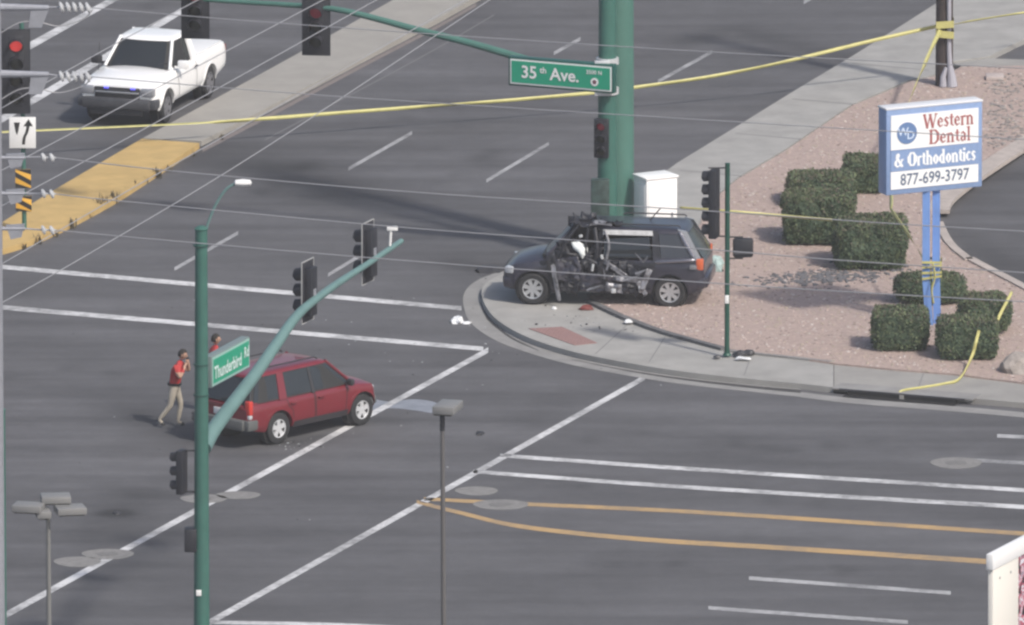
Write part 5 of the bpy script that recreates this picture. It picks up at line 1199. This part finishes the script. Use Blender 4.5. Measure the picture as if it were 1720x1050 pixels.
    # torn wiring and pillar remains over the front door opening
    for pts, r_, m_ in (([(.95, .80, 1.0), (.80, .78, 1.35), (.62, .70, 1.62), (.5, .66, 1.74)], .035, DK), ([(.30, .80, 1.0), (.36, .76, 1.3), (.30, .68, 1.68)], .03, DK), ([(.14, .80, .95), (.10, .84, 1.3), (.16, .72, 1.70)], .045, DK), ([(-.10, .84, 1.0), (-.16, .82, 1.35), (-.06, .74, 1.66)], .03, SCR), ([(.75, .6, 1.70), (.62, .55, 1.86), (.66, .5, 1.98)], .018, DK), ([(.35, .62, 1.72), (.1, .60, 1.76), (-.2, .62, 1.74)], .022, SCR)):
        mb = MB(); mb.tube(spline([Vector(p) for p in pts], 4), r_, 7); mb.build('bent_pillar', m_, o)
    def roofcrumple(cx, cy, wq, dq, seed, m_, zc=1.78, amp=.10):
        mb = MB(); n = 8; vs = []
        for j in range(n + 1):
            for i in range(n + 1):
                x = cx + (i / n - .5) * wq; y = cy + (j / n - .5) * dq; vs.append((x, y, zc + amp * 1.5 * noise.noise(Vector((x * 4, y * 4, seed))) + amp * noise.noise(Vector((x * 11, y * 11, seed)))))
        mb.add(vs, [(j * 9 + i, j * 9 + i + 1, (j + 1) * 9 + i + 1, (j + 1) * 9 + i) for j in range(n) for i in range(n)]); q = mb.build('buckled_roof_sheet', m_, o, 25); md = q.modifiers.new('s', 'SOLIDIFY'); md.thickness = .008
    roofcrumple(.50, .40, .50, .62, 21, DK); roofcrumple(.35, .30, .35, .4, 22, DK, 1.84, .12); roofcrumple(.02, .48, .42, .14, 23, SCR, 1.77, .04); roofcrumple(.62, .30, .25, .3, 24, SCR, 1.72, .06); roofcrumple(-.15, .40, .5, .3, 25, DK, 1.76, .07)
    # air bag
    mb = MB(); bm = bmesh.new(); bmesh.ops.create_icosphere(bm, subdivisions=3, radius=1)
    for q in bm.verts: k = 1 + .3 * noise.noise(q.co * 1.7); q.co = Vector((.46 + q.co.x * .14 * k * (1 + .6 * q.co.z) + q.co.z * .10, .72 + q.co.y * .12 * k, 1.18 + q.co.z * .20 * k))
    me = bpy.data.meshes.new('air_bag'); bm.to_mesh(me); bm.free(); link_mesh('air_bag', me, mat('air_bag_cloth', (.72, .76, .76), .8), o, 60)
    for x, y, z, sx, sz in ((.30, .80, 1.0, .05, .09), (.18, .94, .86, .05, .16), (-.02, .92, 1.1, .06, .10), (-.28, .97, .36, .10, .10), (-.86, .99, .42, .06, .14), (.46, .78, 1.52, .08, .06)):
        mb = MB(); mb.box((x, y, z), (sx, .04, sz), rot=Matrix.Rotation(rg.uniform(-.5, .5), 3, 'Y'), bev=.012); mb.build('bare_metal_piece', mat('bright_metal', (.62, .64, .66), .35, metal=.3), o)
    arches(c, P, .05, sides=(1, -1))
    for s in (1, -1):
        mb = MB(); mb.box((-2.15, s * .82, .97), (.16, .15, .25), bev=.03); mb.build('tail_light', mat('tail_light_orange', (.60, .13, .05), .25, coat=.4), o)
        mb = MB(); mb.box((1.98, s * .72, .74), (.22, .26, .16), rot=Matrix.Rotation(s * R(-24), 3, 'Z'), bev=.04); mb.build('headlight', M_LAMP, o)
        mb = MB(); mb.tube([(-1.7, s * .60, 1.73), (-1.65, s * .60, 1.765), (-.4, s * .60, 1.775), (-.3, s * .60, 1.74)], .016, 8); mb.build('roof_rail', M_PLAST, o)
    mb = MB(); mb.box((-2.22, 0, .55), (.20, 1.5, .26), bev=.06)
    for s in (1, -1): mb.box((-2.10, s * .80, .55), (.34, .22, .24), bev=.06)
    mb.build('rear_bumper', P, o)
    mb = MB(); mb.box((2.10, 0, .46), (.20, 1.15, .24), bev=.06); 
    for s in (1, -1): mb.box((1.99, s * .68, .46), (.28, .30, .24), rot=Matrix.Rotation(s * R(-20), 3, 'Z'), bev=.06)
    mb.build('front_bumper', P, o)
    mb = MB(); mb.box((2.155, 0, .68), (.04, .8, .14), bev=.02); mb.build('grille', M_PLAST, o)
    mb = MB(); mb.tube([(-.95, -.1, 1.73), (-1.18, -.1, 2.0)], .014, 6); mb.build('antenna', M_PLAST, o)
    mb = MB(); mb.box((-2.02, .955, .93), (.16, .02, .10), bev=.02); mb.build('fuel_flap', mat('highlight_charcoal_paint', (.2, .2, .2)), o)
wreck()

# ------------------------------------------------------------------ people
def skin_mesh(joints, edges, sub=2):
    me = bpy.data.meshes.new('figure'); names = list(joints); idx = {n: i for i, n in enumerate(names)}
    me.from_pydata([joints[n][0] for n in names], [(idx[a], idx[b]) for a, b in edges], []); me.update()
    o = bpy.data.objects.new('figure', me); COL.objects.link(o); md = o.modifiers.new('k', 'SKIN'); md.use_smooth_shade = True; md.branch_smoothing = .4
    sv = me.skin_vertices[0].data
    for n in names: r = joints[n][1]; sv[idx[n]].radius = (r, r) if not isinstance(r, tuple) else r
    sv[idx['pelvis']].use_root = True
    s2 = o.modifiers.new('s', 'SUBSURF'); s2.levels = sub; s2.render_levels = sub
    dg = bpy.context.evaluated_depsgraph_get(); dg.update(); out = bpy.data.meshes.new_from_object(o.evaluated_get(dg)); bpy.data.objects.remove(o); return out
SKIN = mat('skin', (.42, .25, .18), .6); 
def person(px, py, face_yaw, J, label, shirt, trousers, hair, z=0.0):
    """J: joint positions in metres, x forward, y left, z up from the ground"""
    o = thing('person', G(px, py, z), face_yaw, label, 'person', None, 1.0)
    rad = dict(pelvis=.155, waist=.155, chest=.185, upper=.145, neck=.062, shL=.088, elL=.056, wrL=.038, shR=.088, elR=.056, wrR=.034, hipL=.105, knL=.068, anL=.045, hipR=.105, knR=.068, anR=.045)
    joints = {k: (J[k], rad[k]) for k in rad if k in J}
    ed = [('pelvis', 'waist'), ('waist', 'chest'), ('chest', 'upper'), ('upper', 'neck'), ('upper', 'shL'), ('shL', 'elL'), ('elL', 'wrL'), ('upper', 'shR'), ('shR', 'elR'), ('elR', 'wrR'), ('pelvis', 'hipL'), ('hipL', 'knL'), ('knL', 'anL'), ('pelvis', 'hipR'), ('hipR', 'knR'), ('knR', 'anR')]
    for s in 'LR':                                       # feet and hands
        joints['toe' + s] = (J['toe' + s], .038); ed.append(('an' + s, 'toe' + s))
        a, b = Vector(J['el' + s]), Vector(J['wr' + s]); d = (b - a).normalized(); p = d.cross(Vector((0, 0, 1))); p = p.normalized() if p.length > .1 else Vector((0, 1, 0))
        joints['palm' + s] = (b + d * .07, .032); ed.append(('wr' + s, 'palm' + s))
    me = skin_mesh(joints, ed)
    body = link_mesh('body', me, [shirt, trousers, SKIN, mat('dark_shoe', (.03, .03, .03), .6)], o)
    for f in me.polygons:
        c = f.center; best = min(joints, key=lambda k: (Vector(joints[k][0]) - c).length - (joints[k][1] if not isinstance(joints[k][1], tuple) else .1))
        f.use_smooth = True
        if best.startswith('toe'): f.material_index = 3
        elif best[:2] in ('kn', 'an', 'hi') or best == 'pelvis': f.material_index = 1
        elif best.startswith(('wr', 'palm', 'neck')): f.material_index = 2
        elif best.startswith('el'): f.material_index = 2 if (c - Vector(J[best])).dot(Vector(J['wr' + best[-1]]) - Vector(J[best])) > -.02 else 0
        else: f.material_index = 0
    for s in 'LR':
        a, b = Vector(J['el' + s]), Vector(J['wr' + s]); d = (b - a).normalized(); p = d.cross(Vector((.2, 0, 1))).normalized(); q = d.cross(p)
        for k in range(4):
            L = (.066, .078, .073, .058)[k]; b0 = b + d * .09 + p * (k - 1.5) * .019
            mb = MB(); mb.tube([b0, b0 + d * L * .5 + q * .006, b0 + d * L * .85 + q * .022], [.0095, .009, .007], 6); mb.build('finger', SKIN, o)
        mb = MB(); b0 = b + d * .04 + p * .028; mb.tube([b0, b0 + d * .035 + p * .022, b0 + d * .06 + p * .028 + q * .01], [.011, .010, .008], 6); mb.build('thumb', SKIN, o)
    h = Vector(J['head']); hd = sub_empty('head', o, h, 0); hd.rotation_euler = J.get('headrot', (0, 0, 0))
    bm = bmesh.new(); bmesh.ops.create_icosphere(bm, subdivisions=4, radius=1)
    for q in bm.verts:
        c = q.co.copy(); x, y, z = c.x * .098, c.y * .076, c.z * .118
        if c.z < -.1: x *= 1 + .18 * c.z; y *= 1 + .30 * c.z
        x += .030 * math.exp(-((c.y / .16) ** 2 + ((c.z + .12) / .20) ** 2)) * (1 if c.x > 0 else 0)       # nose
        x += .008 * math.exp(-((c.y / .30) ** 2 + ((c.z + .45) / .07) ** 2)) * (1 if c.x > 0 else 0)       # lips
        for s in (-1, 1): x -= .012 * math.exp(-(((c.y - s * .42) / .2) ** 2 + ((c.z - .05) / .13) ** 2)) * (1 if c.x > 0 else 0)
        q.co = (x, y, z)
    me = bpy.data.meshes.new('face'); bm.to_mesh(me); bm.free(); link_mesh('face', me, SKIN, hd, 60)
    for s in (-1, 1):
        mb = MB(); mb.lathe([(.002, -.012), (.014, -.006), (.014, .006), (.002, .012)], 10, 0, Matrix.Translation((.078, s * .032, .006)) @ Matrix.Rotation(R(90), 4, 'Y')); mb.build('eye', M_BLACK, hd)
        mb = MB(); mb.box((-.002, s * .080, -.005), (.035, .018, .06), bev=.008); mb.build('ear', SKIN, hd)
    bm = bmesh.new(); bmesh.ops.create_icosphere(bm, subdivisions=4, radius=1)
    for q in bm.verts:
        c = q.co.copy(); k = 1.10 if (c.x < .35 or c.z > .45) and c.z > -.45 else .8; k += .05 * noise.noise(c * 6); q.co = (c.x * .098 * k - .004, c.y * .076 * k * 1.02, c.z * .118 * k + .004)
    me = bpy.data.meshes.new('hair'); bm.to_mesh(me); bm.free(); link_mesh('hair', me, hair, hd, 60)
    return o
HAIR = mat('dark_hair', (.02, .017, .015), .8); RSH = mat('red_shirt', (.42, .035, .035), .8, var=.15, scale=9); KHA = mat('khaki_cloth', (.40, .36, .30), .85, var=.12, scale=7)
o1 = person(293, 717, R(-8), dict(pelvis=(0, 0, .90), waist=(.02, 0, 1.05), chest=(.06, 0, 1.25), upper=(.11, 0, 1.42), neck=(.15, 0, 1.53), head=(.19, 0, 1.65), headrot=(0, R(12), 0),
    shL=(.10, .19, 1.41), elL=(.30, .22, 1.24), wrL=(.28, .12, 1.48), shR=(.10, -.19, 1.41), elR=(.17, -.30, 1.16), wrR=(.27, -.14, 1.44), hipL=(.02, .09, .86), knL=(.13, .10, .50), anL=(.06, .10, .09), toeL=(.22, .11, .04),
    hipR=(-.01, -.09, .86), knR=(-.08, -.10, .49), anR=(-.33, -.10, .17), toeR=(-.21, -.11, .045)), 'person in red polo shirt and khaki trousers striding with both hands raised to the face', RSH, KHA, HAIR)
mb = MB(); mb.box((.30, 0, 1.55), (.05, .13, .09), bev=.012); mb.build('hand_held_camera', M_BLACK, None)
cam_o = bpy.data.objects['hand_held_camera']; cam_o.location = o1.location; cam_o.rotation_euler = o1.rotation_euler; tag(cam_o, 'small black camera held up to the face of the striding person', 'camera')
mb = MB(); mb.tube([(-.15, 0, 0), (.15, 0, 0)], .1, 6) if False else None
mb = MB(); mb.lathe([(.160, -.025), (.165, 0), (.160, .025)], 20, 0, Matrix.Translation((.005, 0, .985)) @ Matrix.Diagonal((.98, 1.1, 1, 1))); mb.build('belt', M_BLACK, o1)
person(360, 693, R(10), dict(pelvis=(0, 0, .92), waist=(.0, 0, 1.07), chest=(.0, 0, 1.27), upper=(.02, 0, 1.44), neck=(.03, 0, 1.55), head=(.04, 0, 1.67),
    shL=(.02, .19, 1.43), elL=(.06, .25, 1.15), wrL=(.24, .20, 1.10), shR=(.02, -.19, 1.43), elR=(.10, -.26, 1.17), wrR=(.26, -.16, 1.16), hipL=(0, .09, .88), knL=(.03, .10, .50), anL=(-.02, .11, .09), toeL=(.13, .12, .04),
    hipR=(0, -.09, .88), knR=(.02, -.10, .50), anR=(-.04, -.11, .09), toeR=(.11, -.12, .04)), 'person in red shirt nearly hidden behind the green street sign', RSH, mat('dark_trousers', (.05, .05, .07), .85), HAIR)

# ------------------------------------------------------------------ debris and small things
def rock_like(name, px, py, sx, sy, sz, m, label, cat, z=0.0, seed=1, rz=0, grp=None):
    c = G(px, py, z); bm = bmesh.new(); bmesh.ops.create_icosphere(bm, subdivisions=2, radius=1)
    for q in bm.verts:
        k = 1 + .5 * noise.noise(q.co * 1.6 + Vector((seed * 3.1, 0, 0))); q.co = Vector((q.co.x * sx * k, q.co.y * sy * k, max(0, q.co.z * sz * k)))
    me = bpy.data.meshes.new(name); bm.to_mesh(me); bm.free(); o = link_mesh(name, me, m, None); o.location = c; o.rotation_euler = (0, 0, rz); return tag(o, label, cat, grp)
M_PW = mat('white_plastic_shard', (.78, .79, .80), .5); M_GLS = mat('pale_green_glass', (.36, .46, .44), .2, var=.3, scale=12)
rock_like('white_shard', 768, 541, .17, .25, .12, M_PW, 'bright white crumpled piece on the road beside the pavement corner', 'debris', seed=2)
rock_like('white_shard', 784, 543, .12, .12, .04, M_PW, 'flat pale scrap just right of the bright white piece', 'debris', seed=5)
rock_like('dark_chunk', 806, 729, .10, .2, .07, M_PLAST, 'small dark chunk on the road right of the slender lamp post', 'debris', seed=3)
rock_like('dark_chunk', 196, 863, .09, .16, .05, M_PLAST, 'dark lump on a stain near the crosswalk at lower left', 'debris', seed=4)
rock_like('bumper_cover', 823, 455, .36, .30, .11, M_PLAST, 'long black bumper piece lying on the road left of the wreck', 'debris', seed=6)
rock_like('pale_block', 1732 - 0, 146, .2, .2, .1, M_PW, 'pale block on the gravel beyond the wooden pole', 'debris', z=.17, seed=9) if False else None
mb = MB(); c = G(1671, 132, .17); mb.box((c.x, c.y, c.z + .04), (.42, .5, .09), bev=.01); tag(mb.build('utility_cover', mat('pale_pink_lid', (.45, .39, .37), .8)), 'flat pale utility cover on the gravel right of the wooden pole', 'cover')
rock_like('broken_window', 1200, 452, .24, .35, .30, M_GLS, 'crumpled pale green glass pane behind the tail of the wreck', 'debris', z=.17, seed=7)
for i, (x, y, s, lab) in enumerate([(1243, 597, .16, 'dark scrap right of the foot of the slim signal post'), (1258, 594, .13, 'smaller torn black scrap farthest right of the slim signal post'), (1205, 600, .09, 'little dark scrap left of the foot of the slim signal post')]):
    rock_like('metal_scrap', x, y, s, s, s * .7, M_DKM, lab, 'debris', z=.17, seed=20 + i)
rock_like('metal_scrap', 1249, 603, .20, .10, .05, M_PW, 'pale torn strip by the foot of the slim signal post', 'debris', z=.17, seed=30)
rock_like('white_shard', 1055, 541, .11, .12, .06, M_PW, 'white shard on the dark kerb below the wreck', 'debris', z=.18, seed=31)
rock_like('white_shard', 931, 519, .06, .07, .06, M_PW, 'tiny white shard right below the front wheel of the wreck', 'debris', z=.14, seed=32)
rock_like('red_part', 985, 519, .17, .18, .09, mat('rust_red_plastic', (.16, .035, .03), .6), 'dark red broken part under the torn doors of the wreck', 'debris', z=.14, seed=33)
mb = MB(); rg = random.Random(5)
for k in range(170):                                   # glass crumbs and chips over the crash area
    if k < 70: px, py = rg.gauss(560, 230), rg.gauss(620, 90)
    elif k < 130: px, py = rg.gauss(1000, 90), rg.gauss(545, 14)
    else: px, py = rg.gauss(500, 30), rg.gauss(748, 8)
    zz = .15 if (py > 500 and 860 < px < 1180 and py < 560) else 0.006
    p = G(px, py, zz); stone(mb, p, rg.choice([.012, .015, .02, .03]) * (1.6 if k % 17 == 0 else 1), 0 if rg.random() < .55 else 1, .5)
tag(mb.build('glass_crumbs', [mat('glass_crumb', (.38, .39, .40), .4), M_PLAST], None, None), kind='stuff')
# spilled fluid in front of the red car
mb = MB(); pts = px_spline([(604, 682), (622, 671), (655, 675), (690, 671), (718, 673), (736, 679), (740, 690), (728, 694), (700, 690), (665, 686), (640, 687), (615, 692)], 5)
mb.prism([tuple(G(x, y))[:2] for x, y in pts], -0.01, 0.0032)
tag(mb.build('spilled_fluid', mat('fluid_film', (.23, .23, .255), .28, spec=.5, var=.25, scale=3), None, None), kind='structure')

# ------------------------------------------------------------------ air between the aircraft and the street
mb = MB(); mb.box((0, 0, 67.0), (1740, 1740, 136.2)); hz = mb.mesh('haze')
hm = bpy.data.materials.new('haze_air'); hm.use_nodes = True; n = hm.node_tree; n.nodes.clear()
pv = n.nodes.new('ShaderNodeVolumePrincipled'); pv.inputs['Color'].default_value = (.95, .95, .97, 1); pv.inputs['Density'].default_value = 0.00011; pv.inputs['Anisotropy'].default_value = 0.0
ho = n.nodes.new('ShaderNodeOutputMaterial'); n.links.new(pv.outputs[0], ho.inputs['Volume'])
h_ = link_mesh('haze', hz, hm); tag(h_, kind='stuff')

M_JNT = mat('joint_grey', (.22, .22, .215), .9)
for a, b in (((1236, 224), (1372, 236)), ((1330, 166), (1466, 178)), ((1430, 106), (1560, 118)), ((1142, 286), (1262, 297)), ((1250, 640), (1262, 606)), ((1090, 618), (1118, 574)), ((1540, 668), (1552, 634)), ((1000, 604), (1060, 549))):
    stripe([a, b], (1.3, 1.3), M_JNT, 'pavement_joint', .1325) if a[0] < 1200 and a[1] < 300 or a[1] < 300 else kerb_bar([a, b], .03, .1325, 'pavement_joint', M_JNT, .125)
